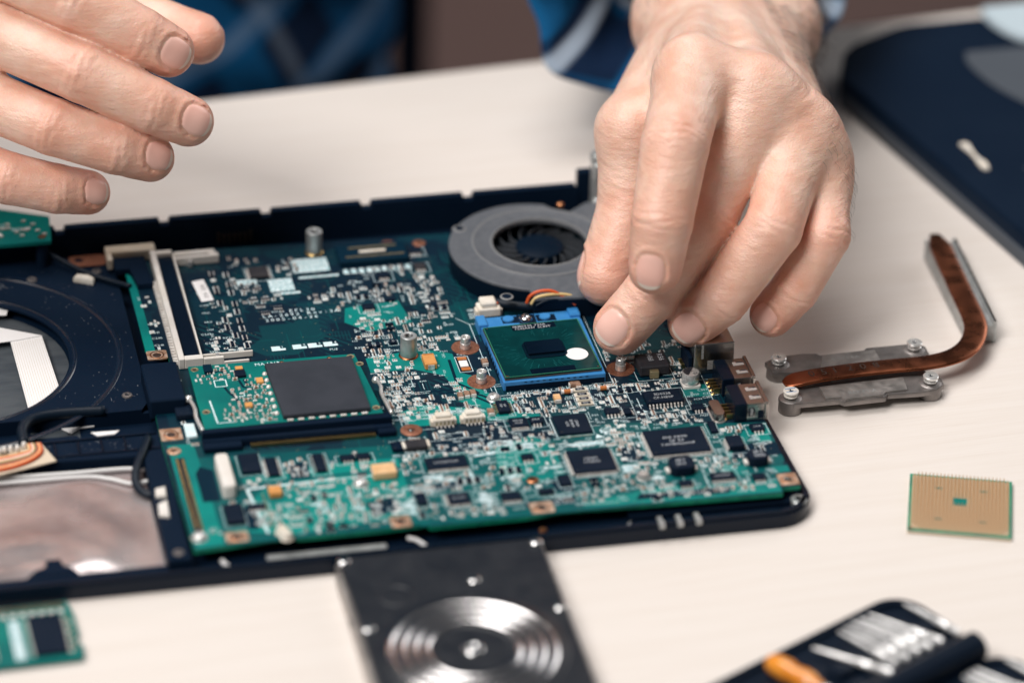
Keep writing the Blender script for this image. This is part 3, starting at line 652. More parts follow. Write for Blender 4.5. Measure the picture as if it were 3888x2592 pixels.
chip(-65.5, -60.5, -36.2, -33, 1.4, 'fb', 1.27, pw=.4); chip(-60, -55.3, -36.2, -33, 1.4, 'fb', 1.27, pw=.4); chip(-109.2, -103, -67.6, -56.6, 1.6, '')
chip(-101, -95, -60, -57, 1.0, 'fb', .95); chip(-47, -41.6, -33, -28, 1.5, '', mat_='black_plastic', frame=False)
chip(-76.5, -69.6, 92, 99.4, 1.3, 'lr', .65, mat_='chip_grey'); chip(-40, -35.4, 62.4, 66, 1.2, 'fb', .95); chip(-30.5, -26, 84, 88, 1.3, 'fb', .95)
chip(-16, -11.6, 88, 92.4, 1.2, 'fb', .95, mat_='chip_grey'); chip(-16, -11, 100, 104, 1.2, 'fb', .95)
chip(-34.6, -32.2, 37.6, 40, 1.0, '', mat_='chip_black', lines=('330', '050'), th=.5)
chip(63.4, 66, -40.4, -33.6, 1.2, ''); chip(66.8, 72.2, -52.4, -45.4, 2.2, 'lr', .8, mat_='chip_black')

# ---- memory slot
ms = MB(); ms.box(-111, -108.9, 33.8, 112.6, ZP, 14.2, .25); ms.box(-102.9, -102.2, 36.5, 110.4, ZP, 13.2, .1); ms.box(-108.9, -102.2, 33.8, 36.6, ZP, 14.0, .25); ms.box(-108.9, -102.9, 110.2, 112.6, ZP, 14.0, .25)
ms.box(-102.2, -95, 33.8, 35.2, ZP, 13.6, .2); ms.box(-102.2, -84, 38.4, 39.2, ZP, 12.4, .2); ms.box(-95, -86, 33.6, 34.4, ZP, 11.8, .2); ms.box(-102.2, -86, 106.6, 108, ZP, 13.4, .3); ms.box(-102.2, -87, 110, 112.4, ZP, 13, .3); ms.box(-89.4, -86, 108, 110.2, ZP, 12.8, .3)
slot = ms.build('memory_slot', 'white_plastic', mbd)
MB().box(-108.8, -103, 36.7, 110.1, ZP+.05, 12.6, .2).build('slot_core', 'black_gloss', slot)
m = MB()
for i in range(60): m.box(-112.4, -111, 37+i*.98, 37.5+i*.98, ZP, 11.6-.6*(i % 2))
p = m.build('slot_pins', 'solder', slot); p['kind'] = 'stuff'
m = MB(); m.box(-97.6, -96.2, 36, 38.2, ZP, 12.8, .2); m.box(-98, -96, 104.6, 106.4, ZP, 12.6, .3); m.build('latch', 'tin', slot)
MB().rect(-101.8, -85, 34.6, 38.2, ZP+.06).build('latch_window', 'black_gloss', slot, fix=False)
mark(-113, -84, 33, 41); mark(-113, -101.6, 33, 113); mark(-103, -85, 104, 113)
iv = MB(); iv.box(-127, -108.6, 113.2, 118.4, ZP, 14.4, .4); iv.box(-127, -125, 108, 113.2, ZP, 14.2, .3); iv.build('ivory_connector', 'ivory_plastic', mbd)
MB().prism([(-124.8, 112.9), (-113, 112.9), (-112.2, 92), (-118, 92), (-119.5, 104), (-124.8, 104)], ZP+.1, 12.2, c=.3).build('black_cover', 'black_plastic', mbd)
mark(-127, -111, 90, 119)

# ---- long board-to-board connector at the back
c2 = MB().box(-42.6, -16.5, 95.4, 107.8, ZP, 12.2, .3).build('rear_connector', 'pour_dark', mbd)
m = MB(); m.box(-38, -20, 104.4, 105, 12.1, 12.7, .1); m.box(-40, -18, 98.0, 98.5, 12.1, 12.6, .1); m.build('contact_row', 'gold_dull', c2)
m = MB(); m.box(-34.5, -24.5, 100.6, 102, 12.2, 12.9, .2); m.build('white_key', 'cream_plastic', c2)
mark(-43, -16, 94, 109)
for i in range(9): patch.sheet([(-42+i*2.9, 90.2), (-39.8+i*2.9, 90.2), (-40.2+i*2.9, 93.6), (-42+i*2.9, 93.6)], SZ)
patch.rect(-60, -46.5, 94, 104, SZ); patch.rect(-59, -44, 89.6, 91, SZ); patch.rect(-70.6, -61.6, 82, 91, SZ); patch.rect(-69, -60, 79.4, 81, SZ); patch.rect(-82, -74.5, 88.5, 92.5, SZ)

# ---- standoffs, mounting points, rivets
def standoff(x, y, r, h, base='copper_bright'):
    o = MB().lathe([(0, ZP+h-1.6), (r*.52, ZP+h-1.6), (r*.52, ZP+h-.1), (r*.62, ZP+h), (r*.9, ZP+h), (r, ZP+h-.25), (r, ZP+.5), (r*.96, ZP)], x, y, 28).build('standoff', 'zinc', mbd, smooth=35)
    MB().lathe([(r*.9, ZP+.55), (r*1.12, ZP+.4), (r*1.18, ZP+.05), (r*.9, ZP+.05)], x, y, 28).build('solder_fillet', base, o, smooth=60)
    m_ = MB()
    for k in range(3): m_.lathe([(r*.52, ZP+h-.3-k*.4), (r*.45, ZP+h-.45-k*.4), (r*.52, ZP+h-.6-k*.4)], x, y, 18)
    m_.build('thread', 'steel', o, smooth=60, fix=False); mark(x-r-.6, x+r+.6, y-r-.6, y+r+.6)
standoff(-29.6, 29.4, 3.0, 8.4); standoff(-50.1, 108.6, 3.0, 9, 'gold')
def peg(x, y):
    pd_ = MB().lathe([(2.1, ZP+.14), (2.2, ZP+.16), (5.0, ZP+.16), (5.05, ZP+.02)], x, y, 40).build('copper_pad', 'copper_pad', mbd, smooth=40)
    m_ = MB(); rr_ = random.Random(int(x*7))
    for k in range(46):
        a, q = rr_.uniform(0, 6.28), rr_.uniform(2.7, 4.8); m_.lathe([(0, ZP+.24), (.16, ZP+.22), (.22, ZP+.17)], x+q*math.cos(a), y+q*math.sin(a), 6)
    s_ = m_.build('solder_dots', 'copper_bright', pd_); s_['kind'] = 'stuff'
    MB().lathe([(0, ZP+3.6), (1.0, ZP+3.6), (1.0, ZP+4.5), (1.15, ZP+4.6), (1.6, ZP+4.6), (1.75, ZP+4.45), (1.75, ZP+2.6), (1.6, ZP+2.5), (1.6, ZP+2.35), (1.9, ZP+2.2), (1.95, ZP+.1)], x, y, 24).build('threaded_peg', 'tin', pd_, smooth=35)
    mark(x-5.2, x+5.2, y-5.2, y+5.2, .2)
peg(-8.6, 31.2); peg(-7.7, 7.4); peg(42.6, 7.2)
def sqpad(x0, x1, y0, y1, rot=0):
    cx, cy = (x0+x1)/2, (y0+y1)/2; m_ = MB(); plate_hole(m_, x0, x1, y0, y1, cx, cy, 1.5, ZP-.2, ZP+.2, 32, .12)
    o = m_.build('mounting_pad', 'rust_pad', mbd)
    MB().lathe([(1.5, ZP+.12), (2.5, ZP+.26), (2.6, ZP+.2)], cx, cy, 24).build('hole_rim', 'copper_bright', o, smooth=60, fix=False)
    MB().lathe([(0, ZP+.03), (1.55, ZP+.03)], cx, cy, 20).build('hole', 'cap_dark', o, fix=False)
    mark(x0, x1, y0, y1)
for q in ((-123.4, -116, -12, -4.4), (-110.9, -103.3, -77.6, -71.4), (-55.8, -48.8, -78.2, -71.8), (-8.2, -.2, -78.4, -71.7), (78.6, 85.2, -76.2, -69.2), (-121, -113.8, 42, 48)): sqpad(*q)
m = MB(); plate_hole(m, -140, -126, 114, 122, -136.5, 119, 1.6, 8.8, 9.2, 32, .1); m.build('mounting_pad', 'copper_pad', mbd)
def holering(x, y, ro, ri, mt='copper_pad'):
    o = MB().lathe([(ri, ZP+.02), (ri*1.1, ZP+.5), (ro*.9, ZP+.5), (ro, ZP+.35), (ro, ZP+.02)], x, y, 30).build('ring_pad', mt, mbd, smooth=40)
    MB().lathe([(0, ZP+.04), (ri, ZP+.04)], x, y, 20).build('hole', 'cap_dark', o, fix=False); mark(x-ro, x+ro, y-ro, y+ro)
holering(-38.1, -20.1, 3.8, 1.2); holering(-120.2, -19, 2.4, .9, 'rust_pad'); holering(-3.7, -58.2, 2.1, .8, 'copper_bright')
holering(-22, 109, 3, 1); holering(-10.5, 108, 2.4, .9)
def rivet(x, y, r, h=1.6, mt='tin'):
    MB().lathe([(0, ZP+h*.7), (r*.3, ZP+h*.7), (r*.42, ZP+h), (r*.75, ZP+h), (r, ZP+h*.6), (r*1.02, ZP+.1), (r*1.2, ZP+.02)], x, y, 22).build('rivet', mt, mbd, smooth=50); mark(x-r, x+r, y-r, y+r)
rivet(-5.7, -4.3, 2.2); rivet(-61.2, -50, 2.4); rivet(-119.2, -72.8, 2.4); rivet(-92, -74.6, 2.0, 2.2, 'cream_plastic'); rivet(-91, -78, 1.9, 2.6, 'cream_plastic'); rivet(33.8, -63, 2.2, 2); rivet(-51.5, -30, .1); rivet(-60, -31.5, 1, .9)

# ---- larger single components
def block(name, x0, x1, y0, y1, h, mt, c=.25, ends=None, em='solder', axis='x', ew=.7):
    o = MB().box(x0, x1, y0, y1, ZP+.1, ZP+h, c).build(name, mt, mbd)
    if ends:
        m_ = MB()
        if axis == 'x': m_.box(x0-ew*.5, x0+ew*.3, y0+.25*(y1-y0)*ends, y1-.25*(y1-y0)*ends, ZP, ZP+h*.8, .08); m_.box(x1-ew*.3, x1+ew*.5, y0+.25*(y1-y0)*ends, y1-.25*(y1-y0)*ends, ZP, ZP+h*.8, .08)
        else: m_.box(x0+.25*(x1-x0)*ends, x1-.25*(x1-x0)*ends, y0-ew*.5, y0+ew*.3, ZP, ZP+h*.8, .08); m_.box(x0+.25*(x1-x0)*ends, x1-.25*(x1-x0)*ends, y1-ew*.3, y1+ew*.5, ZP, ZP+h*.8, .08)
        m_.build('terminal', em, o)
    mark(x0-.5, x1+.5, y0-.5, y1+.5); return o
block('tantalum_capacitor', -25.7, -21.3, 18.3, 25.6, 2.6, 'tantalum', .3, .9, 'tin', 'y'); MB().rect(-25.2, -21.8, 24.4, 25.1, ZP+2.63).build('polarity_band', 'kapton', mbd, fix=False)
block('tantalum_capacitor', -56.6, -48.5, -49, -42.6, 2.8, 'tantalum_pale', .3, .9, 'tin', 'x'); block('tantalum_capacitor', -92.8, -88.5, -54, -49.2, 2.4, 'tantalum', .3)
block('capacitor', -13.1, -9.8, 22.6, 24.6, .5, 'kapton', .1); block('capacitor', -13.0, -9.7, 15.4, 17.4, .5, 'kapton', .1); MB().box(-13, -10, 18, 22, ZP+.05, ZP+.5, .1).build('white_pad', 'white_paper', mbd); silk.frame(-13.9, -9, 14.7, 25.4, .22, SZ)
mark(-14, -9, 14, 26)
for x, y in ((-17.1, -1.6), (-14.7, -1.0), (-12.4, -.6), (25.0, -1.8)): block('ceramic_capacitor', x-.95, x+.95, y-1.4, y+1.4, 1.5, 'cap_body', .15, .1, 'solder', 'y', .9)
block('ceramic_capacitor', -5.2, -3, 17.5, 20.5, 1.6, 'cap_body', .15, .1, 'solder', 'y', .9); block('ceramic_capacitor', -10, -7.8, -15.4, -12.6, 1.6, 'cap_body', .15, .1, 'solder', 'y', .9); block('ceramic_capacitor', 22.2, 25.6, .2-2.5, .4, 1.7, 'cap_body', .15, .1)
block('ceramic_capacitor', 14.6, 17, -11.2, -7.8, 1.8, 'tantalum_pale', .15, .1, 'solder', 'y', .9)
for y in (-4.6, -8.0, -10.9, -13.9):
    o = block('power_resistor', 22.6, 27.6, y-1.1, y+1.1, .8, 'ivory_plastic', .1, .1); t = MB(); MB().rect(23.4, 26.8, y-.75, y+.75, ZP+.83).build('resistor_film', 'chip_black', o, fix=False); text(t, 'R12', 24.2, y-.45, .9, ZP+.86); t.build('marking', 'chip_print', o, fix=False); silk.frame(21.8, 28.4, y-1.4, y+1.4, .14, SZ)
for x, y in ((20.2, -5.6), (33.2, -5.6), (33.6, -6.4)):
    if x == 33.6: continue
    o = MB(); o.tube([(x-1.4, y, ZP+.9), (x+1.4, y, ZP+.9)], .85, 14); g = o.build('glass_diode', 'kapton', mbd, smooth=40); q = MB(); q.tube([(x-2, y, ZP+.9), (x-1.2, y, ZP+.9)], .9, 14); q.tube([(x+1.2, y, ZP+.9), (x+2, y, ZP+.9)], .9, 14); q.build('end_cap', 'solder', g, smooth=40); mark(x-2.2, x+2.2, y-1, y+1)
# chokes
o = MB().box(48, 58.9, .2, 9.6, ZP+.3, ZP+4.3, .5).build('choke', 'chip_grey', mbd); t = MB(); text(t, 'R56', 55.8, 8.2, 1.9, ZP+4.34, -math.pi/2); text(t, 'H16I', 52, 8.4, 1.9, ZP+4.34, -math.pi/2); t.build('marking', 'chip_print', o, fix=False)
m = MB(); m.box(51.4, 54.6, -1.4, .5, ZP, ZP+3.0, .2); m.box(51.4, 54.6, 9.4, 11, ZP, ZP+3, .2); m.build('terminal', 'gold_dull', o); mark(47, 60, -2, 11); silk.frame(46.8, 60.2, -2.2, 11, .2, SZ)
for q, tx in (((43.2, 51.8, -65, -57.2), ('4R7', '1A4')), ((70.8, 77.8, -63.8, -57.4), ('3R3', '0512'))):
    x0, x1, y0, y1 = q; o = MB().prism(rrect(x0, x1, y0, y1, 2.2, 5), ZP+.3, ZP+3.6, c=.5).build('choke', 'chip_black', mbd); t = MB()
    for i, s_ in enumerate(tx): text(t, s_, x0+2.2, (y0+y1)/2+.5-i*2.2, 1.5, ZP+3.64)
    t.build('marking', 'chip_print', o, fix=False); m = MB(); m.box(x0-1.2, x0+.4, (y0+y1)/2-1.6, (y0+y1)/2+1.6, ZP, ZP+1.2, .2); m.box(x1-.4, x1+1.2, (y0+y1)/2-1.6, (y0+y1)/2+1.6, ZP, ZP+1.2, .2); m.build('terminal', 'solder', o); mark(x0-1, x1+1, y0-.5, y1+.5)
o = MB().box(-42.4, -34.8, -33.4, -28.4, ZP+.2, ZP+2, .3).build('choke', 'chip_grey', mbd); m = MB(); m.box(-43.4, -42.2, -33, -29, ZP, ZP+1.8, .2); m.box(-35, -33.8, -33, -29, ZP, ZP+1.8, .2); m.build('terminal', 'cream_plastic', o); mark(-43.5, -33.5, -34, -28)
# electrolytic can
o = MB().lathe([(3.0, ZP+1.0), (3.15, ZP+1.2), (3.0, ZP+1.5), (3.15, ZP+1.9), (3.15, ZP+5.0), (2.95, ZP+5.35), (2.6, ZP+5.4), (0, ZP+5.4)], 64.4, -7.2, 32).build('electrolytic_capacitor', 'tin', mbd, smooth=40)
t = MB(); vs_ = [(64.4+2.75*math.cos(a), -7.2+2.75*math.sin(a)) for a in np.linspace(math.radians(60), math.radians(240), 16)]; t.sheet(vs_, ZP+5.44); t.build('polarity_mark', 'chip_grey', o, fix=False)
t = MB(); text(t, 'S B', 62.6, -5.4, .95, ZP+5.48); text(t, '100', 63.0, -7.3, 1.15, ZP+5.48); text(t, '6A', 64.9, -9.2, 1.0, ZP+5.48); t.build('marking', 'chip_black', o, fix=False)
MB().prism(rrect(61.2, 67.6, -10.4, -4, .8, 3), ZP+.05, ZP+1.0, c=.1).build('base', 'white_plastic', o); mark(61, 68, -11, -3.8)
# crystal
T = Matrix.Translation((68.2, -28.8, 0)) @ Matrix.Rotation(math.radians(92), 4, 'Z')
o = MB().prism(rrect(-5.2, 5.2, -2.0, 2.0, 1.95, 7), ZP+.5, ZP+3.4, 0, T, c=.4).build('crystal', 'brushed_steel', mbd, smooth=35); MB().prism(rrect(-5.7, 5.7, -2.4, 2.4, 2.3, 7), ZP+.1, ZP+.55, 0, T).build('crystal_flange', 'tin', o); mark(65.6, 70.8, -35, -23)

# ---- white plug sockets
def plugsock(x0, x1, y0, y1, h):
    m_ = MB(); m_.box(x0, x1, y0, y1, ZP, ZP+h*.72, .3); m_.box(x0+.9, x1-.9, y0+.9, y1, ZP+h*.7, ZP+h, .3); m_.box(x0-.9, x0+.5, y0+.4, y1-.6, ZP, ZP+h*.55, .25); m_.box(x1-.5, x1+.9, y0+.4, y1-.6, ZP, ZP+h*.55, .25); m_.box(x0+1.6, x0+2.4, y1-.2, y1+.5, ZP+h*.6, ZP+h*1.06, .15); m_.box(x1-2.4, x1-1.6, y1-.2, y1+.5, ZP+h*.6, ZP+h*1.06, .15)
    o = m_.build('plug_socket', 'cream_plastic', mbd); m_ = MB(); n = int((x1-x0)/1.4)
    for i in range(n): m_.box(x0+1+i*1.4, x0+1.45+i*1.4, y0-1.1, y0, ZP, ZP+.5)
    m_.build('contact', 'solder', o); m_ = MB()
    for i in range(n): m_.box(x0+.85+i*1.4, x0+1.5+i*1.4, y0-.03, y0+.2, ZP+.5, ZP+h*.5)
    m_.build('slot', 'gold_dull', o); mark(x0-1, x1+1, y0-1.4, y1+.5)
plugsock(-30.2, -22.8, -19.4, -15.6, 4.0); plugsock(-19.6, -12.6, -19.4, -15.6, 4.0)
MB().prism(rrect(-108.2, -103.5, -51.2, -30.4, 1.5, 5), ZP+.1, ZP+5.0, c=.7).build('white_block', 'white_plastic', mbd); mark(-109, -103, -52, -30)
o = MB().prism([(-98, 94.3), (-93.5, 95.3), (-91.9, 79.8), (-96.5, 79.3)], ZP+.02, ZP+.12).build('paper_label', 'white_paper', mbd); t = MB(); text(t, 'R05', -95.4, 91, 1.6, ZP+.15, -1.5); text(t, '4G2', -95, 85.4, 1.4, ZP+.15, -1.5); t.build('marking', 'chip_grey', o, fix=False); mark(-98, -92, 79, 96)
o = MB().prism([(-114.8, -3.2), (-111.2, -3.6), (-111.1, -11.8), (-114.9, -12)], ZP+.05, ZP+.9, c=.2).build('ceramic_filter', 'silk_white', mbd); mark(-115, -111, -12, -3)
MB().box(-125, -112.4, 5.6, 31, ZP-2, 15.6, .5).build('tape_cover', 'black_plastic', mbd); mark(-125, -112, 5, 31)
MB().box(-116.6, -110.2, .2, 9, ZP, 12.4, .4).build('black_connector', 'chip_black', mbd); mark(-117, -110, 0, 9.2)
m = MB()
for i in range(38):
    y = -24.4-i*1.16
    for dx in (0, 1.9): m.lathe([(0, ZP+.35), (.42, ZP+.3), (.55, ZP+.05)], -120+dx+.01*i, y-.3*dx, 8)
p = m.build('contact_dots', 'gold', mbd); p['kind'] = 'stuff'; MB().rect(-120.6, -117.4, -69, -23.6, ZP+.045).build('contact_strip', 'pour_dark', mbd, fix=False); mark(-121, -116.8, -70, -23)
# modem outline
silk.line(-99.5, -46.6, -71, -45.6, .9, SZ); silk.line(-99.5, -46.6, -96.5, -74, .9, SZ); silk.line(-71, -45.6, -56, -45.8, .4, SZ)
for i in range(24): vias.lathe([(0, SZ+.03), (.35, SZ+.03)], -94.8+.03*i, -50-i*.95, 6)
pours.sheet([(-94, -49), (-91.6, -49), (-90.4, -73), (-93, -73)], ZP+.04, 0)

# ---- ports on the right edge
eth = MB(); eth.box(67.0, 81.6, -1.5, 13.5, ZP, 22.4, .35); eth.box(77, 81.6, 13.5, 15.6, ZP, 20.5, .3)
eo = eth.build('network_port', 'brushed_steel', mbd)
m = MB(); m.box(81.6, 81.7, 1, 11, 12.5, 20.5); m.build('port_opening', 'chip_black', eo); m = MB(); m.box(65.6, 67.0, .4, 11.6, ZP, 16.5, .3); m.build('port_back', 'black_plastic', eo); m = MB(); m.box(72, 76, -1.62, -1.5, 12, 15.5); m.box(69.6, 70.4, -1.62, -1.5, 16.5, 22); m.build('spring_tab', 'tin', eo); mark(65, 83, -3, 16)
m = MB()
for i in range(8): m.box(64.2, 66.4, -.5+i*1.4, .0+i*1.4, ZP+.1, ZP+.6)
m.build('port_contact', 'gold', eo)
for y0 in (-17.2, -34.4):
    u = MB(); u.box(77.6, 84.4, y0, y0+13.2, 16.6, 17, .1); u.box(77.6, 84.4, y0, y0+.4, ZP, 16.6, .1); u.box(77.6, 84.4, y0+12.8, y0+13.2, ZP, 16.6, .1); u.box(77.6, 84.4, y0+.4, y0+12.8, ZP, ZP+.4)
    u.box(84.0, 85.2, y0-.5, y0+13.7, 17.0, 17.6, .15); u.box(84.0, 85.2, y0-.7, y0+.1, ZP+.5, 17, .15); u.box(84.0, 85.2, y0+13.1, y0+13.9, ZP+.5, 17, .15)
    uo = u.build('usb_port', 'brushed_steel', mbd)
    MB().box(73.2, 77.6, y0-.2, y0+13.4, ZP, 17.2, .3).build('usb_body', 'black_gloss', uo)
    m = MB()
    for q in (3.0, 8.4): m.prism([(79.4, y0+q), (83.4, y0+q+.2), (83.4, y0+q+1.6), (80.6, y0+q+1.7), (80.6, y0+q+2.4), (79.4, y0+q+2.2)], 17.02, 17.12)
    m.build('spring_tab', 'tin', uo); m = MB()
    for q in (3.0, 8.4): m.box(80.8, 83.2, y0+q+1.7, y0+q+2.3, 17.02, 17.06)
    m.build('tab_slot', 'chip_black', uo); m = MB(); m.box(78.4, 80.2, y0-.1, y0+0, 12.2, 15.2); m.box(81.6, 83.6, y0-.1, y0, 11, 14); m.build('side_window', 'chip_black', uo)
    m = MB(); m.box(78.8, 79.8, y0-.22, y0-.1, 12.4, 15, .03); m.build('side_spring', 'tin', uo)
    m = MB()
    for i in range(4): m.box(71.0, 73.2, y0+2.2+i*2.6, y0+2.8+i*2.6, ZP+.1, ZP+2.2-(.3*i)); m.lathe([(0, ZP+.5), (.7, ZP+.3), (.9, ZP+.05)], 70.8, y0+2.5+i*2.6, 10)
    m.build('port_contact', 'gold', uo); mark(66, 86, y0-1, y0+14)
silk.line(70.4, -37, 84, -37, .2, SZ); silk.line(69.8, -2, 69.8, -20, .2, SZ); silk.line(62, -22, 73, -22.4, .2, SZ)

# ---- processor socket
sk = MB(); sk.box(-1.4, 35.4, -.4, 4.2, ZP, 13.7, .25); sk.box(-1.4, 4.0, 4.2, 38, ZP, 13.7, .25); sk.box(31.5, 35.4, 4.2, 38, ZP, 13.7, .25); sk.box(4, 31.5, 4.2, 38, ZP, 12.6); sk.box(-1.4, 35.4, 38, 45.2, ZP, 13.2, .25); sk.box(-2.2, 1.2, 38.6, 45.6, ZP, 14.3, .3); sk.box(31.6, 35.6, 40, 45.4, ZP, 14.3, .3)
so = sk.build('processor_socket', 'socket_blue', mbd)
m = MB(); m.lathe([(0, 13.9), (1.9, 13.9), (2.1, 13.6), (2.1, 13.1)], 9.4, 42.4, 24); m.build('cam_cover', 'socket_blue', so, smooth=40); m = MB(); m.lathe([(0, 13.9), (1.9, 13.9), (2.1, 13.6), (2.1, 13.1)], 22.8, 42, 24); m.build('cam_cover', 'socket_blue', so, smooth=40)
m = MB(); m.lathe([(0, 14.0), (1.2, 14.0), (1.5, 14.6), (2.2, 14.4), (2.6, 13.8), (2.6, 13.1)], 15.6, 41.6, 24); m.build('cam_screw', 'chrome', so, smooth=40)
m = MB(); m.prism([(7, 40), (12.8, 39.6), (12.8, 44.2), (7, 44.4)], 13.15, 13.26); m.prism([(12.9, 38.8), (19.2, 38.6), (19.4, 44.6), (12.7, 44.8)], 13.15, 13.27); m.prism([(19.6, 39.4), (26.6, 39.2), (26.6, 43.6), (19.6, 44)], 13.15, 13.26); m.build('socket_recess', 'black_plastic', so)
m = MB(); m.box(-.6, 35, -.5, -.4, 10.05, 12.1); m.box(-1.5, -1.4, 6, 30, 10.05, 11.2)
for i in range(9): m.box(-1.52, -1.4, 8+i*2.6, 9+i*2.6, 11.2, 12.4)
m.build('socket_painted_shade', 'black_plastic', so)  # dark bands painted on the socket faces in place of shade
m = MB()
for i in range(11): m.box(6+i*2.2, 7+i*2.2, -.52, -.4, 13.0, 13.25)
m.build('socket_notch', 'black_plastic', so)
mark(-3, 36.4, -1, 46.4)
silk.frame(-4, 38, -3.2, 47, .22, SZ); silk.line(-4, 47, -8, 52, .2, SZ)
text(silk, 'AF AE ADACAB AA Y W V U T R P N M L K', -.6, -2.5, 1.15, SZ, .0, xs=.9); text(silk, 'J H G F E D C B A', 20, -2.5, 1.05, SZ, .0, xs=.95)
pours.rect(1, 33.5, -1.1, -.5, ZP+.04, 1)

# ---- lettering on the board
text(silk, 'EFL30', -66.6, 66.6, 1.9, SZ, -.02, adv=1.05); text(silk, 'LA-2692  Rev:3A', -76.6, 64.0, 1.9, SZ, .0, adv=1.05); text(silk, '2005-04-26', -76.2, 61.2, 1.9, SZ, .0, adv=1.05)
for i, x in enumerate((-76.8, -69.2, -63.6, -58)):
    silk.sheet([(x, 40.6), (x+5, 40.6), (x+5, 42), (x+3.2, 42), (x+3.2, 43.6), (x, 43.6)], SZ); text(silk, '1234'[i], x+3.9, 42.4, 1.3, SZ)
for s_, x, y in (('PC75', -114.8, 26), ('C240', -99.4, 49.4), ('C251', -98.2, 42.4), ('C233', -100, 55.6), ('R149', -93.4, 63.2), ('R150', -92.6, 57.8), ('RP37', -92.6, 52), ('RP36', -92, 49.2), ('R161', -91, 45.6), ('R157', -90, 43.2), ('C241', -117.4, 51), ('C230', -117.6, 56), ('C231', -117.6, 60), ('C219', -117.8, 66), ('C248', -41, 42.6), ('C252', -36.6, 42), ('R172', -41, 38.8), ('C341', -35.4, 33), ('R219', -23.2, 20), ('C285', -12.6, 26.2), ('U15', -4.8, 14.2), ('C320', -33, -1.4), ('U10', -33.4, 8), ('JP20', 64.2, 0), ('C357', 66, -12), ('C350', 67.4, -14.6), ('C361', 66.6, -17), ('PC2', 54, -6.4), ('PC13', 43.4, -4), ('C207', -2.6, -5.6), ('R178', -5.6, 22.4), ('PU2', -56.4, 37.6), ('R250', -47.4, 37)):
    text(silk, s_, x, y, 1.25, SZ, random.choice((0, 0, 0, 0)), xs=.9)
# the wireless card covers part of the board
mark(-109, -44, -24, 29)
mark(-8, 60, 43, 115)                                   # fan footprint
# ---- hundreds of tiny components, laid out in aligned clusters
def smd(L_, W_, H_, body, e=.22):
    m_ = MB(); k = L_*e
    m_.box(-L_/2+k, L_/2-k, -W_/2, W_/2, .04, H_*.96, .05, 0); m_.box(-L_/2, -L_/2+k, -W_/2-.02, W_/2+.02, 0, H_, .07, 1); m_.box(L_/2-k, L_/2, -W_/2-.02, W_/2+.02, 0, H_, .07, 1)
    m_.box(-L_/2-.12, L_/2+.12, -W_/2-.04, W_/2+.04, 0, .05, 0, 1)
    return m_
def arr():
    m_ = MB(); m_.box(-1.7, 1.7, -.6, .6, .05, .6, .06, 0)
    for i in range(4): m_.box(-1.5+i*.83, -1.0+i*.83, -.95, -.55, 0, .5, .05, 1); m_.box(-1.5+i*.83, -1.0+i*.83, .55, .95, 0, .5, .05, 1)
    return m_
def sot():
    m_ = MB(); m_.box(-1.45, 1.45, -.7, .7, .12, 1.05, .12, 0); m_.box(-1.15, -.7, -1.3, -.65, 0, .35, .05, 1); m_.box(.7, 1.15, -1.3, -.65, 0, .35, .05, 1); m_.box(-.22, .22, .65, 1.3, 0, .35, .05, 1)
    return m_
KINDS = {'capacitor': (smd(1.7, .95, .9, 0), ['cap_body', 'solder'], 2.3, 1.25), 'small_capacitor': (smd(1.1, .6, .55, 0), ['cap_body', 'solder'], 1.6, .85), 'resistor': (smd(1.6, .85, .5, 0), ['cap_dark', 'solder'], 2.2, 1.15),
         'small_resistor': (smd(1.05, .55, .38, 0), ['cap_dark', 'solder'], 1.55, .8), 'resistor_array': (arr(), ['chip_black', 'solder'], 3.6, 2.1), 'transistor': (sot(), ['chip_black', 'solder'], 3.1, 2.8), 'solder_pad': (smd(1.3, .7, .28, 0, .5), ['solder', 'solder'], 1.8, .95)}
KM = {k: v[0].mesh(k, v[1]) for k, v in KINDS.items()}
COUNT = {k: [] for k in KINDS}
rr = random.Random(21)
NAMES = ['C%d' % rr.randint(100, 399) for _ in range(14)]+['R%d' % rr.randint(100, 399) for _ in range(14)]+['PC%d' % rr.randint(10, 99) for _ in range(6)]+['PR%d' % rr.randint(10, 99) for _ in range(6)]
LBL = []
for s_ in NAMES:
    m_ = MB(); text(m_, s_, 0, 0, 1, 0, xs=.85); LBL.append((m_.v, m_.f))
def label(x, y, h, rot):
    v_, f = rr.choice(LBL); c, s_ = math.cos(rot), math.sin(rot)
    silk.add([(x+(p[0]*c-p[1]*s_)*h, y+(p[0]*s_+p[1]*c)*h, SZ) for p in v_], f)
def put(kind, x, y, r, fr):
    L_, W_ = KINDS[kind][2:]; a, b_ = (L_, W_) if r == 0 else (W_, L_)
    if not free(x-a/2, x+a/2, y-b_/2, y+b_/2): return False
    mark(x-a/2, x+a/2, y-b_/2, y+b_/2, 0)
    COUNT[kind].append((x, y, r, rr.choice((0, 1))))
    if fr: silk.frame(x-a/2-.05, x+a/2+.05, y-b_/2-.05, y+b_/2+.05, .15, SZ)
    return True
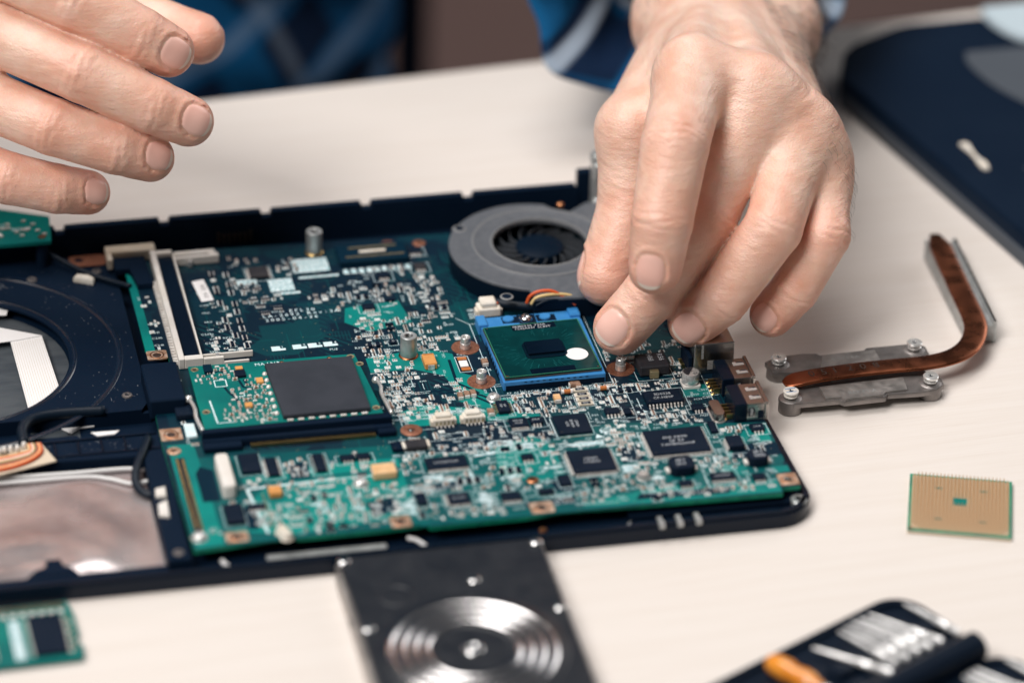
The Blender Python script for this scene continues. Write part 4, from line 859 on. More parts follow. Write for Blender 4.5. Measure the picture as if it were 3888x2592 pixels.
def cluster(cx, cy, w_, h_, n, mix, fr=.7, lab=.35):
    kinds = [k for k, q in mix for _ in range(q)]
    dom = rr.choice((0, 1))
    for _ in range(int(n*.72) if cy < -26 else n):
        kind = rr.choice(kinds); r = dom if rr.random() < .72 else 1-dom; L_, W_ = KINDS[kind][2:]
        x = cx+rr.uniform(-w_, w_)/2; y = cy+rr.uniform(-h_, h_)/2; x = round(x*2)/2; y = round(y*2)/2
        run = rr.choice((1, 2, 2, 3, 4, 5)); dx, dy = ((0, W_+.15) if r == 0 else (W_+.15, 0)); f = rr.random() < fr
        for k in range(run):
            if not put(kind, x+dx*k, y+dy*k, r, f): break
            if k == 0 and rr.random() < lab: label(x-2.6 if r == 0 else x-.6, y-W_-.7 if r == 0 else y+L_*.6, rr.uniform(.75, 1.05), 0 if rr.random() < .7 else math.pi/2)
MX = [('capacitor', 2), ('small_capacitor', 7), ('resistor', 2), ('small_resistor', 7), ('resistor_array', 1), ('transistor', 2), ('solder_pad', 2)]
FINE = [('small_capacitor', 6), ('small_resistor', 5), ('solder_pad', 4), ('capacitor', 1)]
for i, y in enumerate((46, 51.4, 58, 63.4, 70, 75.4, 84, 89.4, 97)):
    put('resistor_array', -85.0+.04*(i % 3), float(y), 1, i % 2 == 0)
    if i % 3 != 1: put('resistor_array', -90.0, float(y)+1.6, 1, i % 2 == 1); put('small_resistor', -92.6, float(y)-.6, 0, True)
    if y < 90: label(-97.4, float(y)+.6, 1.1, 0)
for i, (x, y) in enumerate(((-79.6, 91), (-75.4, 91), (-79.6, 85), (-75.4, 85), (-78, 77), (-73.6, 77))):
    put('resistor_array', x, y, 0, i % 2 == 0); put('small_resistor', x+.6, y+2.0, 0, True); put('small_capacitor', x-.8, y-2.0, 0, True)
for c in (  # centre, size, tries: measured where the photograph is crowded or bare
    (-88, 68, 10, 58, 46, [('resistor_array', 4), ('small_resistor', 3), ('resistor', 3), ('solder_pad', 2)]), (-80, 82, 8, 16, 16, [('resistor_array', 3), ('small_resistor', 3)]), (-72, 74, 10, 14, 18, [('resistor_array', 3), ('small_resistor', 3)]),
    (-55, 74, 6, 6, 14, FINE), (-80, 104, 20, 8, 22, MX), (-62, 100, 8, 14, 14, MX), (-35, 72, 30, 14, 50, MX), (-22, 84, 26, 24, 60, MX), (-12, 64, 12, 26, 50, MX), (-40, 58, 10, 18, 22, FINE), (-30, 50, 30, 14, 44, MX), (-38, 38, 14, 18, 50, MX), (-22, 36, 12, 10, 30, FINE),
    (-36, 22, 14, 18, 56, FINE), (-37, 6, 12, 22, 70, FINE), (-28, -6, 26, 14, 70, FINE), (-20, 4, 12, 12, 12, FINE), (-14, 38, 10, 8, 14, FINE), (-98, 44, 8, 30, 8, [('solder_pad', 1)]), (-116, 70, 4, 44, 12, [('solder_pad', 1)]),
    (10, -10, 26, 14, 90, MX), (16, -16, 30, 8, 60, FINE), (36, -10, 8, 16, 40, MX), (36, -2, 10, 6, 20, MX), (48, -6, 24, 6, 50, FINE), (52, -27, 24, 8, 80, FINE), (32, -30, 8, 20, 60, FINE), (62, -4, 8, 12, 20, FINE), (74, -38, 8, 10, 20, FINE), (62, 4, 8, 16, 40, FINE), (60, 18, 20, 10, 30, MX),
    (45, 16, 14, 8, 20, MX), (-8, -24, 10, 8, 14, MX), (-4, -33, 22, 10, 40, MX), (-30, -25, 24, 8, 20, MX), (-28, -35, 28, 6, 60, FINE), (-42, -42, 8, 10, 20, MX), (-18, -52, 34, 8, 60, MX), (4, -40, 10, 20, 30, MX), (-10, -60, 24, 8, 50, MX), (-36, -56, 16, 8, 30, MX), (32, -42, 12, 14, 50, FINE), (33, -56, 12, 14, 40, MX), (66, -38, 10, 14, 40, FINE), (70, -55, 18, 8, 30, MX),
    (60, -60, 14, 10, 50, MX), (36, -70, 14, 8, 30, MX), (20, -66, 22, 8, 50, MX), (10, -72, 18, 6, 30, MX), (-24, -74, 22, 6, 30, MX), (-40, -72, 12, 8, 26, MX), (-72, -58, 44, 26, 330, MX), (-72, -72, 30, 8, 80, MX), (-106, -72, 18, 6, 10, MX), (-82, -36, 10, 10, 40, MX), (-98, -44, 10, 6, 16, MX), (-66, -39, 20, 6, 60, MX), (-98, -64, 6, 16, 20, MX), (-104, -54, 10, 6, 16, MX), (-113, -10, 4, 16, 12, FINE), (-114, 20, 3, 20, 14, FINE), (64, -74, 26, 4, 40, MX), (44, -76, 30, 3, 30, MX)):
    cluster(*c)
total = 0; rest = MB()
for k, lst in COUNT.items():
    # those in the band the photograph shows largest and sharpest come first
    lst.sort(key=lambda q: abs(q[1]+8)+.15*abs(q[0]-10)); v0 = KINDS[k][0]
    for i, (x, y, r, fl) in enumerate(lst):
        if i < 295: link(k, KM[k], mbd, (x, y, ZP), (r*math.pi/2 if isinstance(r, int) else r)+math.pi*fl)
        else:
            T = Matrix.Translation((x, y, ZP)) @ Matrix.Rotation(r*math.pi/2, 4, 'Z')
            o_ = len(rest.v); rest.v += [tuple(T @ Vector(p)) for p in v0.v]; rest.f += [tuple(j+o_ for j in f) for f in v0.f]; rest.m += [0 if q == 0 else 1 for q in v0.m]
if rest.v:
    p = rest.build('small_components', ['cap_dark', 'solder'], mbd); p['kind'] = 'stuff'
# ---- silkscreen blocks, bare vias
for q in ((-24, -10.5, -12, -8.6), (-44, -32, -36, -30), (-20, -4, -40, -31), (-8, 2, -38, -34), (0, 8, -44, -40), (-14, -6, -56, -48), (2, 10, -52, -50), (28, 36, -40, -36), (28, 34, -60, -54), (-45, -36, -60, -54), (-40, -22, -54, -49), (-52, -44, -72, -62), (-24, -18, -72, -62), (2, 8, -72, -68), (76, 83, -52, -48), (36, 42, -66, -62), (-80, -74, -66, -58), (-66, -62, -66, -56), (-3, 0, 50, 58), (26, 33, -34, -30), (60, 66, -58, -54), (12, 26, -40, -36.6)):
    x0, x1, y0, y1 = q; st_ = 1.15; ph = rr.uniform(0, 6)
    for iy in range(int((y1-y0)/st_)):
        run = None
        for ix_ in range(int((x1-x0)/st_)+1):
            x, y = x0+ix_*st_, y0+iy*st_; on = math.sin(ix_*.9+ph)+math.sin(iy*1.3+ix_*.5+ph*2) > -.55 and rr.random() < .9 and ix_ < int((x1-x0)/st_) and free(x, x+st_, y, y+st_)
            if on and run is None: run = x
            if not on and run is not None: patch.rect(run, x-.12, y, y+st_*.93, SZ-.02); run = None
    for _ in range(int((x1-x0)*(y1-y0)/3)): label(rr.uniform(x0, x1-2.5), rr.uniform(y0, y1-1), .95, 0)
for _ in range(1500):
    x, y = rr.uniform(-48, 80), rr.uniform(-76, -8)
    if free(x-.3, x+1.5, y-.3, y+.8): label(x, y, rr.uniform(.8, 1.05), 0 if rr.random() < .65 else math.pi/2)
for _ in range(260):
    x, y = rr.uniform(-46, 0), rr.uniform(-22, 90)
    if free(x-.3, x+1.5, y-.3, y+.8): label(x, y, rr.uniform(.8, 1.0), 0 if rr.random() < .6 else math.pi/2)
for _ in range(900):
    x, y = rr.uniform(-100, 82), rr.uniform(-78, 108)
    if free(x-.2, x+.2, y-.2, y+.2): vias.lathe([(0, SZ+.02), (.2, SZ+.02)], x, y, 6)
for _ in range(150):
    x, y = rr.uniform(-45, 80), rr.uniform(-76, 10); l = rr.uniform(3, 12)
    if rr.random() < .5: silk.line(x, y, x+l, y, .17, SZ)
    else: silk.line(x, y, x, y+l, .17, SZ)
def stuff(mb, name, mats, par=mbd):
    p_ = mb.build(name, mats, par, fix=False); p_['kind'] = 'stuff'; return p_
stuff(silk, 'silkscreen_print', 'silk_white'); stuff(patch, 'silkscreen_blocks', 'silk_patch'); stuff(pours, 'copper_pours', ['pour', 'pour_dark', 'trace']); stuff(vias, 'via_dots', 'gold_dull')

# ================================================================== wireless card
wl = thing('wireless_card', 'green wireless card with a flat grey metal shield, plugged into the motherboard', 'circuit card', rot=LR)
m = MB(); m.prism([(-108.6, 28.8), (-49.5, 27.4), (-46.6, -13), (-108.8, -13)], 13.0, 14.0, c=.06); m.m = [1 if abs(min(m.v[i][2] for i in f)-14) < .05 else 0 for f in m.f]
m.build('card_board', ['pcb_edge', 'board_teal'], wl)
sh = MB(); sh.prism([(-82.2, 23.6), (-51.3, 23.4), (-50.8, -11.6), (-81.2, -11.6)], 14.1, 15.7, c=.3); sho = sh.build('shield', 'shield_grey', wl)
for i in range(8): MB().box(-80+i*3.7, -77.9+i*3.7, -13.0, -12.1, 14.02, 14.5, .1).build('solder_tab', 'solder', wl)
for i in range(7): m_ = MB(); m_.lathe([(0, 15.0), (.6, 14.8), (.9, 14.05)], -82.9, 19-i*4.4, 12); m_.build('solder_blob', 'solder', wl, smooth=60)
for x in (-76, -59): m_ = MB(); m_.lathe([(0, 15.2), (.8, 15.0), (1.2, 14.1)], x, 24.6, 14); m_.build('solder_blob', 'copper_bright', wl, smooth=60)
ws = MB(); text(ws, 'MAIN', -85.4, 25.2, 1.7, 14.05, adv=1.1); ws.sheet([(-77.4, 25.2), (-75.6, 26), (-77.4, 26.9)], 14.05); ws.frame(-101.2, -96.8, 13.4, 18, .35, 14.05); ws.line(-104.4, 5, -103.8, -10, .5, 14.05); ws.line(-103.8, -10, -97, -10, .4, 14.05); ws.line(-94, 6, -92, 6, .4, 14.05); ws.line(-92, 6, -92, 8, .4, 14.05)
text(ws, 'Rev13', -88, -11.6, 1.4, 14.05); ws.build('silkscreen', 'silk_white', wl, fix=False)
wd_ = MB()
for c in ([(-98, 13), (-97, 9), (-95, 5), (-94.6, -3)], [(-92.4, 17), (-91.6, 12), (-88, 10)], [(-90.6, 17), (-90, 13.4), (-87, 11.6)], [(-104, 22), (-98, 24), (-95, 21)]):
    for a, b_ in zip(c, c[1:]): wd_.line(*a, *b_, .9, 14.03)
wd_.build('bare_track', 'pour_dark', wl, fix=False)
def wput(kind, x, y, r, mt=None): link(kind, KM[kind], wl, (x, y, 14.0), r)
r2 = random.Random(3)
pts = []
for cx, cy, n, sx, sy in ((-103.4, 19, 9, 4, 3), (-98.6, 24, 12, 5, 3), (-96.4, 20, 8, 5, 3), (-88.4, 16, 8, 3, 4), (-86.4, 10, 12, 4, 7), (-91, 7, 14, 6, 5), (-92.4, 1, 12, 6, 5), (-86, 0, 22, 5, 9), (-91, -6, 16, 10, 4), (-97, -5, 8, 4, 4), (-85.4, -8, 10, 4, 4)):
    for _ in range(n):
        for t in range(8):
            x, y = cx+r2.uniform(-sx, sx), cy+r2.uniform(-sy, sy)
            if x > -83.8 or any(abs(x-a) < 1.5 and abs(y-b_) < 1.3 for a, b_ in pts): continue
            pts.append((x, y)); wput(r2.choice(('small_capacitor', 'small_capacitor', 'solder_pad', 'small_resistor', 'capacitor')), x, y, r2.choice((0, math.pi/2))); break
for x0, x1, y0, y1, mt in ((-93.4, -89.6, 18, 22, 'chip_black'), (-92.6, -90, 22.6, 24.6, 'tantalum'), (-86.6, -84.2, 12.6, 15.8, 'tantalum'), (-103.6, -100.6, 22.8, 27.6, 'pour_dark'), (-93, -90.4, -2.4, .2, 'tantalum')):
    MB().box(x0, x1, y0, y1, 14.05, 15.1, .12).build('card_component', mt, wl)
for x, y in ((-106.6, 26.4), (-51.2, 25.8), (-48.4, -9.4), (-106.6, -2), (-48.9, 20.4)):
    h_ = MB().lathe([(.7, 14.04), (1.4, 14.1), (1.45, 14.02)], x, y, 18).build('mounting_hole', 'gold_dull', wl, fix=False); MB().lathe([(0, 14.05), (.72, 14.05)], x, y, 12).build('hole', 'cap_dark', h_, fix=False)
cn = MB(); cn.prism([(-110, -14.0), (-44.6, -14.2), (-44.2, -17.4), (-110.2, -16.6)], ZP, 14.7, c=.3); cn.prism([(-110.4, -16.7), (-44, -17.5), (-44.4, -20.4), (-110.4, -19.2)], ZP, 12.6, c=.8); cn.box(-110.4, -97, -22.4, -18.6, ZP, 12.2, .4); cn.box(-50, -43.6, -22.6, -19, ZP, 12.2, .4)
cno = cn.build('card_connector', 'black_plastic', mbd)
m = MB()
for i in range(62): x = -94+i*.7; y = -19.4-(x+94)*.018; m.box(x, x+.34, y-2.2, y, ZP+.05, 11.2)
p = m.build('connector_pins', 'gold', cno); p['kind'] = 'stuff'
m = MB()
for i in range(62): x = -94+i*.7; m.box(x, x+.25, -19.4-(x+94)*.018, -17.6, 12.55, 12.68)
p = m.build('connector_ribs', 'chip_black', cno); p['kind'] = 'stuff'
for pts_ in ([(-111.6, 8, 14.6), (-110.4, 0, 15), (-110.6, -6, 14.4), (-109.4, -13, 13.4)], [(-45.6, 9, 14.8), (-44.6, 3, 15), (-45, -2, 14.4), (-43.6, -13, 13.4)]):
    m = MB(); m.tube(bez(pts_), .7, 8); q = m.build('latch_spring', 'tin', cno, smooth=180)
    m = MB(); m.lathe([(0, 15.8), (1.1, 15.2), (1.5, 14.2), (1.2, 13.6)], pts_[0][0]+.2, pts_[0][1]-1, 14); m.build('latch_knob', 'tin', cno, smooth=180)

# ================================================================== processor in the socket
cpu = thing('processor', 'green processor with black die and white dot seated in the blue socket', 'processor', (16.7, 18.6, 0), 0.0)
cpu.location = Vector((17.2, 17.6, 0))*MM; cpu.rotation_euler = (0, 0, LR+.022)
m = MB(); m.box(-17.5, 17.5, -17.5, 17.5, 13.85, 14.35, .05); m.build('lower_laminate', 'substrate_brown', cpu)
m = MB(); m.box(-17.5, 17.5, -17.5, 17.5, 14.35, 15.0, .12); m.build('package', 'cpu_green', cpu)
m = MB(); m.frame(-17.4, 17.4, -17.4, 17.4, .3, 15.02); m.build('package_border', 'cpu_edge', cpu, fix=False)
m = MB(); m.prism(rrect(-6.8, 8.2, -7.0, 4.4, 2.2, 5), 15.0, 15.25, c=.2); d_ = m.build('underfill', 'underfill', cpu, smooth=50)
m = MB(); m.prism(rrect(-5.9, 7.2, -4.9, 3.6, .35, 3), 15.2, 16.0, c=.18); m.build('die', 'die_black', cpu)
m = MB(); m.lathe([(0, 15.12), (4.0, 15.12), (4.05, 15.02)], 11.2, -6.6, 48); m.build('white_sticker', 'white_paper', cpu)
m = MB(); m.rect(-7.4, 8.6, 13.2, 16.9, 15.03); m.rect(-7.7, 8.4, -16.9, -13.6, 15.03); m.build('dark_label_area', 'die_black', cpu, fix=False)
m = MB(); text(m, 'RH80536 725A', -6.8, 15.2, 1.25, 15.06, adv=.80); text(m, '7545A437 SL89T', -6.6, 13.6, 1.2, 15.06, adv=.80)
m.build('marking', 'chip_print', cpu, fix=False)
m = MB(); m.prism([(-17, -17), (-15.6, -17), (-17, -15.8)], 15.02, 15.06); m.lathe([(0, 15.06), (.3, 15.06)], -16.2, 16.4, 10); m.lathe([(0, 15.06), (.3, 15.06)], 16.4, -16.2, 10); m.build('corner_mark', 'copper_bright', cpu, fix=False)
m = MB(); rz = random.Random(9)
for k in range(70):
    a = rz.uniform(0, 6.28); q = rz.uniform(8.5, 15); x, y = q*math.cos(a)*1.05, q*math.sin(a)*1.0; l = rz.uniform(1, 4)
    if abs(x) > 15.5 or abs(y) > 13: continue
    dx, dy = math.cos(a)*l, math.sin(a)*l; m.line(x, y, max(-17, min(17, x+dx)), max(-13, min(13, y+dy)), .13, 15.025)
p = m.build('package_traces', 'trace', cpu, fix=False); p['kind'] = 'stuff'

# ================================================================== cooling fan
fan = thing('cooling_fan', 'grey blower fan with round black impeller behind the processor', 'fan', rot=LR)
FC = (30.6, 86.2)
outl = []
for i in range(0, 30):
    a = math.radians(75+i*6.4); r_ = 29.5+2.6*math.sin(math.radians(i*6.4*.75))+i*.12
    outl.append((FC[0]+r_*math.cos(a), FC[1]+r_*math.sin(a)))
outl = [p for p in outl if not (p[1] < 52)]
outl += [(7.2, 54), (8, 47.2), (9.6, 45.8), (12, 46.6), (15.4, 49.4), (20, 46.4), (40, 44.6), (58, 44.0), (60, 60), (60, 112.6), (54, 113.4), (47, 107.2), (42.6, 108.6)]
area_ = sum(outl[i-1][0]*outl[i][1]-outl[i][0]*outl[i-1][1] for i in range(len(outl)))
if area_ < 0: outl = outl[::-1]
# cover with round inlet: quads from inlet circle out to the outline
nA = 96; ci = []; co = []
def ray_out(a):
    dx, dy = math.cos(a), math.sin(a); best = 1e9
    for i in range(len(outl)):
        (x1, y1), (x2, y2) = outl[i-1], outl[i]; ex, ey = x2-x1, y2-y1; den = dx*ey-dy*ex
        if abs(den) < 1e-9: continue
        t = ((x1-FC[0])*ey-(y1-FC[1])*ex)/den; u = ((x1-FC[0])*dy-(y1-FC[1])*dx)/den
        if t > 0 and -1e-6 <= u <= 1+1e-6: best = min(best, t)
    return best
for i in range(nA):
    a = 2*math.pi*i/nA; co.append(ray_out(a)); ci.append((math.cos(a), math.sin(a)))
m = MB(); RI = 17.4; rows = []
for rad, z in ((lambda q: RI, 17.2), (lambda q: RI, 18.4), (lambda q: RI+.6, 18.9), (lambda q: min(q*.97, 24.0), 18.9), (lambda q: min(q*.975, 24.6), 19.15), (lambda q: min(q*.98, 25.4), 19.15), (lambda q: min(q*.985, 26.0), 18.7), (lambda q: q-.4, 18.7), (lambda q: q, 18.4), (lambda q: q, 17.6)):
    rows.append([(FC[0]+rad(q)*d[0], FC[1]+rad(q)*d[1], z) for q, d in zip(co, ci)])
vs = sum(rows, []); fs = []
for k in range(len(rows)-1):
    for i in range(nA): j = (i+1) % nA; fs.append((k*nA+i, k*nA+j, (k+1)*nA+j, (k+1)*nA+i))
m.add(vs, fs); m.build('fan_cover', 'fan_grey', fan, smooth=35)
m = MB(); rows = []
for sc, z in ((1.0, 17.6), (.99, 9.2)): rows.append([(FC[0]+q*sc*d[0], FC[1]+q*sc*d[1], z) for q, d in zip(co, ci)])
vs = sum(rows, []); m.add(vs, [(i, (i+1) % nA, nA+(i+1) % nA, nA+i) for i in range(nA)]+[tuple(range(nA, 2*nA))]); m.build('fan_housing', 'fan_black', fan, smooth=35)
m = MB(); m.lathe([(RI+.1, 18.6), (RI+.3, 19.05), (RI+.8, 19.05), (RI+1.1, 18.7)], *FC, 72); m.build('inlet_ring', 'fan_ring', fan, smooth=60)
m = MB(); m.lathe([(24.5, 18.95), (24.7, 19.25), (25.2, 19.25), (25.5, 18.75)], *FC, 72); 
m.v = [v_ for v_ in m.v]; m.build('cover_ridge', 'fan_ring', fan, smooth=60)
m = MB(); m.lathe([(0, 17.6), (8.2, 17.6), (8.8, 17.2), (9.0, 15), (9.0, 11)], *FC, 48); m.build('impeller_hub', 'fan_black', fan, smooth=35)
for i in range(17):
    a0 = 2*math.pi*i/17; pts_ = []
    for k in range(7):
        q = 8.8+k*1.42; a = a0-.55*(k/6)**1.2; pts_.append((FC[0]+q*math.cos(a), FC[1]+q*math.sin(a)))
    m = MB(); vs = []; 
    for k, (x, y) in enumerate(pts_): vs += [(x, y, 11), (x, y, 16.9-.12*k), (x+.45*math.sin(a0), y-.45*math.cos(a0), 16.9-.12*k), (x+.45*math.sin(a0), y-.45*math.cos(a0), 11)]
    fs = []
    for k in range(6):
        for e in range(4): fs.append((k*4+e, k*4+(e+1) % 4, (k+1)*4+(e+1) % 4, (k+1)*4+e))
    fs += [(0, 1, 2, 3), (24, 27, 26, 25)]; m.add(vs, fs); m.build('blade', 'fan_blade', fan)
for x, y in ((10.2, 49.4), (3.4, 101.4)):
    h_ = MB().lathe([(1.7, 18.95), (2.2, 19.0), (2.5, 18.72)], x, y, 22).build('screw_hole', 'fan_ring', fan, smooth=60, fix=False); MB().lathe([(0, 18.78), (1.72, 18.78)], x, y, 18).build('hole', 'black_plastic', h_, fix=False)
MB().prism(rrect(.6, 6, 98.6, 104, 2.2, 4), 17.4, 18.72, c=.2).build('mounting_ear', 'fan_grey', fan)
MB().lathe([(0, 20.2), (.9, 20.2), (1.4, 19.8), (1.5, 18.7)], 44.2, 112, 18).build('brass_screw', 'copper_bright', fan, smooth=40)
m = MB(); m.tube(bez([(6.4, 57, 12.6), (11, 53.6, 13.2), (16, 51.2, 13.2), (24, 49.4, 13.2), (36, 47.6, 13)]), 1.7, 12); m.build('cable_sleeve', 'wire_black', fan, smooth=180)
m = MB(); m.tube(bez([(4.6, 56.4, 13.6), (6.2, 54.6, 13.8), (8, 53.6, 13.6)]), .6, 8); m.tube(bez([(17.4, 48.4, 15.8), (18.6, 48.4, 18.6), (21.6, 48.2, 20.4), (26.4, 47.4, 20.6), (31, 46.4, 18), (35, 45.6, 15)]), .62, 8); m.build('red_wire', 'wire_red', fan, smooth=180)
m = MB(); m.tube(bez([(18.8, 47.2, 16), (20.4, 47, 18.4), (23.6, 46.8, 19.4), (29, 46.8, 19.4), (34, 46.8, 18), (40, 46.8, 14)]), .62, 8); m.build('yellow_wire', 'wire_yellow', fan, smooth=180)
m = MB(); m.tube(bez([(20.4, 46.4, 15.6), (24, 46.2, 17.4), (29, 46.2, 17.8), (34, 46.2, 16.4), (38, 46, 14)]), .62, 8); m.build('black_wire', 'wire_black', fan, smooth=180)
m = MB(); m.box(.2, 8.6, 50.6, 56.4, ZP, 13.4, .4); m.box(1.4, 7.2, 51.6, 57, 13.2, 15.4, .5); m.box(-.6, .4, 51.6, 55, ZP, 12.4, .3); m.box(8.4, 9.4, 51.6, 55, ZP, 12.4, .3); m.build('fan_plug', 'cream_plastic', fan)

# ================================================================== heat sink
hk = thing('heat_sink', 'copper heat pipe with two grey brackets and an aluminium fin block', 'heat sink')
def bracket(poly, bosses, z0, z1, lines, tpos, trot, ridge):
    b_ = MB().prism(poly, z0, z1, c=.35).build('bracket', 'gunmetal', hk, smooth=30)
    m_ = MB(); m_.prism(ridge, z1-.1, z1+.7, c=.3); m_.build('raised_panel', 'gunmetal_light', b_)
    for x, y, wh in bosses:
        MB().lathe([(0, z1+.3), (3.4, z1+.3), (4.2, z1-.1), (4.2, .2), (0, .2)], x, y, 28).build('boss', 'gunmetal', b_, smooth=35)
        s_ = MB().lathe([(0, z1+2.8), (.8, z1+2.8), (1.0, z1+3.2), (2.5, z1+3.2), (2.8, z1+2.95), (2.8, z1+2.4), (2.0, z1+2.2), (1.7, z1+1.6), (2.5, z1+1.3), (2.5, z1+.9), (1.6, z1+.7), (1.6, z1+.2)], x, y, 28).build('screw', 'white_plastic' if wh else 'tin', b_, smooth=35)
        c_ = MB(); c_.box(x-.9, x+.9, y-.18, y+.18, z1+2.75, z1+2.9); c_.box(x-.18, x+.18, y-.9, y+.9, z1+2.75, z1+2.92); c_.build('cross_slot', 'chip_black', s_)
        if wh:
            q = MB(); q.line(x-2, y+1, x+2, y+1.1, .35, z1+3.24); q.line(x-2, y-.9, x+1.6, y-1.3, .3, z1+3.24); q.build('blue_stripe', 'socket_blue', s_, fix=False)
    t = MB(); text(t, lines, *tpos, trot, adv=1.0); t.build('embossed_mark', 'gunmetal_light' if False else 'zinc', b_, fix=False)
    return b_
bk1 = [(97.5, -1.5), (97.2, 6), (101, 8), (106, 8.6), (112, 8.6), (117, 7.6), (118, 6.2), (134.5, 6.0), (136, 7.4), (151, 6.8), (155, 6.6), (157.4, 3.6), (157, -1), (153.6, -3.6), (140, -4.2), (112, -4.2), (106, -3.6)]
bracket(bk1[::-1], ((101.4, 3.4, 0), (152.6, 2.6, 0)), 3.6, 5.4, 'D0FLEA', (121, .8, 1.7, 6.15), -.03, [(115, -3.2), (138, -3.8), (138.4, 4.6), (118.4, 5.0)])
bk2 = [(94.6, -17.4), (95.2, -21), (98.4, -23.6), (103, -24), (115, -24.6), (116.4, -26.2), (131.6, -26.4), (133, -24.8), (145, -26), (151, -25.4), (155, -22.6), (155.4, -18.2), (151, -15.4), (143, -14.2), (112, -14.2), (104, -14.6), (97.6, -14.8)]
bracket(bk2, ((98.5, -19.3, 1), (150.4, -20.6, 0)), 3.6, 5.4, 'ROOM A', (119, -22.6, 1.9, 6.15), -.03, [(110, -23.4), (116, -23.6), (117, -25.4), (131, -25.6), (132.6, -23.8), (140.6, -24), (142, -15.6), (110.4, -15.4)])
pp = bez([(98.4, -11.8, 6.6), (102, -11.4, 7.2), (110, -10.6, 7.6), (125, -9.9, 7.6), (140, -10.2, 7.6), (153, -10.6, 7.6), (163, -8.8, 7.7), (171, -3.6, 7.8), (176.6, 4.6, 8), (179.4, 13.4, 8.2), (181.4, 30, 8.4), (184, 52, 8.6), (186.8, 75.5, 8.8)], 10)
n_ = len(pp); rad = [4.3]*n_
for i in range(n_):
    if i < 12: rad[i] = 1.6+2.7*(i/12)**.7
    if i > n_-5: rad[i] = 4.3-1.0*(i-n_+5)**1.3*.4
m = MB(); m.tube(pp, rad, 28, flat=.21, sq=.62); ph = m.build('heat_pipe', 'copper', hk, smooth=50)
t = MB()
for i, ch in enumerate('051208'): text(t, ch, 108.0+i*4.9, -11.9+.28*min(i, 3), 3.5, 8.56, .02)
t.build('stamped_number', 'cap_dark', ph, fix=False)
m = MB(); m.prism([(98, -13.4), (110, -14), (140, -14), (152, -13.4), (152, -5), (112, -4.6), (104, -5)], 2, 4.4); m.build('base_plate', 'gunmetal', hk)
# fin block: thin plates side by side
fb = [(176.4, 12.8), (186.6, 9.0), (193.6, 70.6), (182.4, 73.6)]
lm = MB()
for i in range(4):
    pass
fin = MB(); a, b_, c, d = [Vector(q) for q in fb]
fin.prism([tuple(a), tuple(b_), tuple(c), tuple(d)], .3, 1.0); fo = fin.build('fin_block', 'zinc', hk)
m = MB()
for i in range(46):
    t0 = i/46; p0 = a.lerp(d, t0); p1 = b_.lerp(c, t0); e = (d-a).normalized()*.45
    m.prism([tuple(p0), tuple(p1), tuple(p1+e), tuple(p0+e)], 1.0, 6.6)
p = m.build('fins', 'zinc', fo); p['kind'] = 'stuff'
def side(p0, p1, z0, z1, th): 
    n = Vector((-(p1-p0).y, (p1-p0).x)).normalized()*th; return [tuple(p0), tuple(p1), tuple(p1+n), tuple(p0+n)], z0, z1
m = MB(); m.prism(*side(a, d, .3, 8.2, -.8)); m.prism([tuple(a), tuple(b_), tuple(c), tuple(d)], 6.6, 7.2); m.prism(*side(b_, c, .3, 9.0, .9)); m.prism([tuple(b_+(a-b_)*.13), tuple(b_), tuple(c), tuple(c+(d-c)*.13)], 7.2, 9.0); m.build('fin_cover', 'zinc', fo)

# ================================================================== loose processor, pins up
lc = thing('loose_processor', 'loose processor lying pins up on the table at the right', 'processor', (135.3, -92.6, 0), -.372)
MB().box(-17.5, 17.5, -17.5, 17.5, 0.05, 1.25, .08).build('lower_laminate', 'substrate_tan', lc)
MB().box(-17.5, 17.5, -17.5, 17.5, 1.25, 1.75, .06).build('package', 'pcb_edge', lc)
m = MB(); m.box(-16.6, 16.6, -16.6, 16.6, 1.74, 1.8); m.build('pin_field', 'pin_bed', lc)
m = MB()
def pinok(i, j):
    if (i < 1 and j < 2) or (i < 2 and j < 1) or (i > 24 and j < 2) or (i > 23 and j < 1) or (i > 24 and j > 24) or (i < 1 and j > 24): return False
    if 11 <= i <= 14 and 12 <= j <= 15: return False
    if (i, j) in ((6, 20), (7, 20), (18, 20), (19, 20), (6, 5), (7, 5), (18, 5), (19, 5)): return False
    return True
for i in range(26):
    for j in range(26):
        if pinok(i, j):
            x, y = (i-12.5)*1.27, (j-12.5)*1.27; m.lathe([(.34, 1.78), (.17, 2.0), (.16, 3.7), (.10, 3.85), (0, 3.85)], x, y, 6)
p = m.build('pins', 'gold_pin', lc); p['kind'] = 'stuff'
m = MB(); m.rect(-2.4, 2.3, -.5, 4.2, 1.84); m.rect(-8.6, -6.2, 9.0, 10, 1.84); m.rect(6.6, 9, 9, 10, 1.84); m.rect(-8.6, -6.2, -10.2, -9.2, 1.84); m.rect(6.6, 9, -10.2, -9.2, 1.84); m.build('pinless_window', 'board_teal', lc, fix=False)
m = MB(); m.prism([(-17, -17), (-15.4, -17), (-17, -15.4)], 1.76, 1.82); m.build('corner_mark', 'copper_bright', lc)

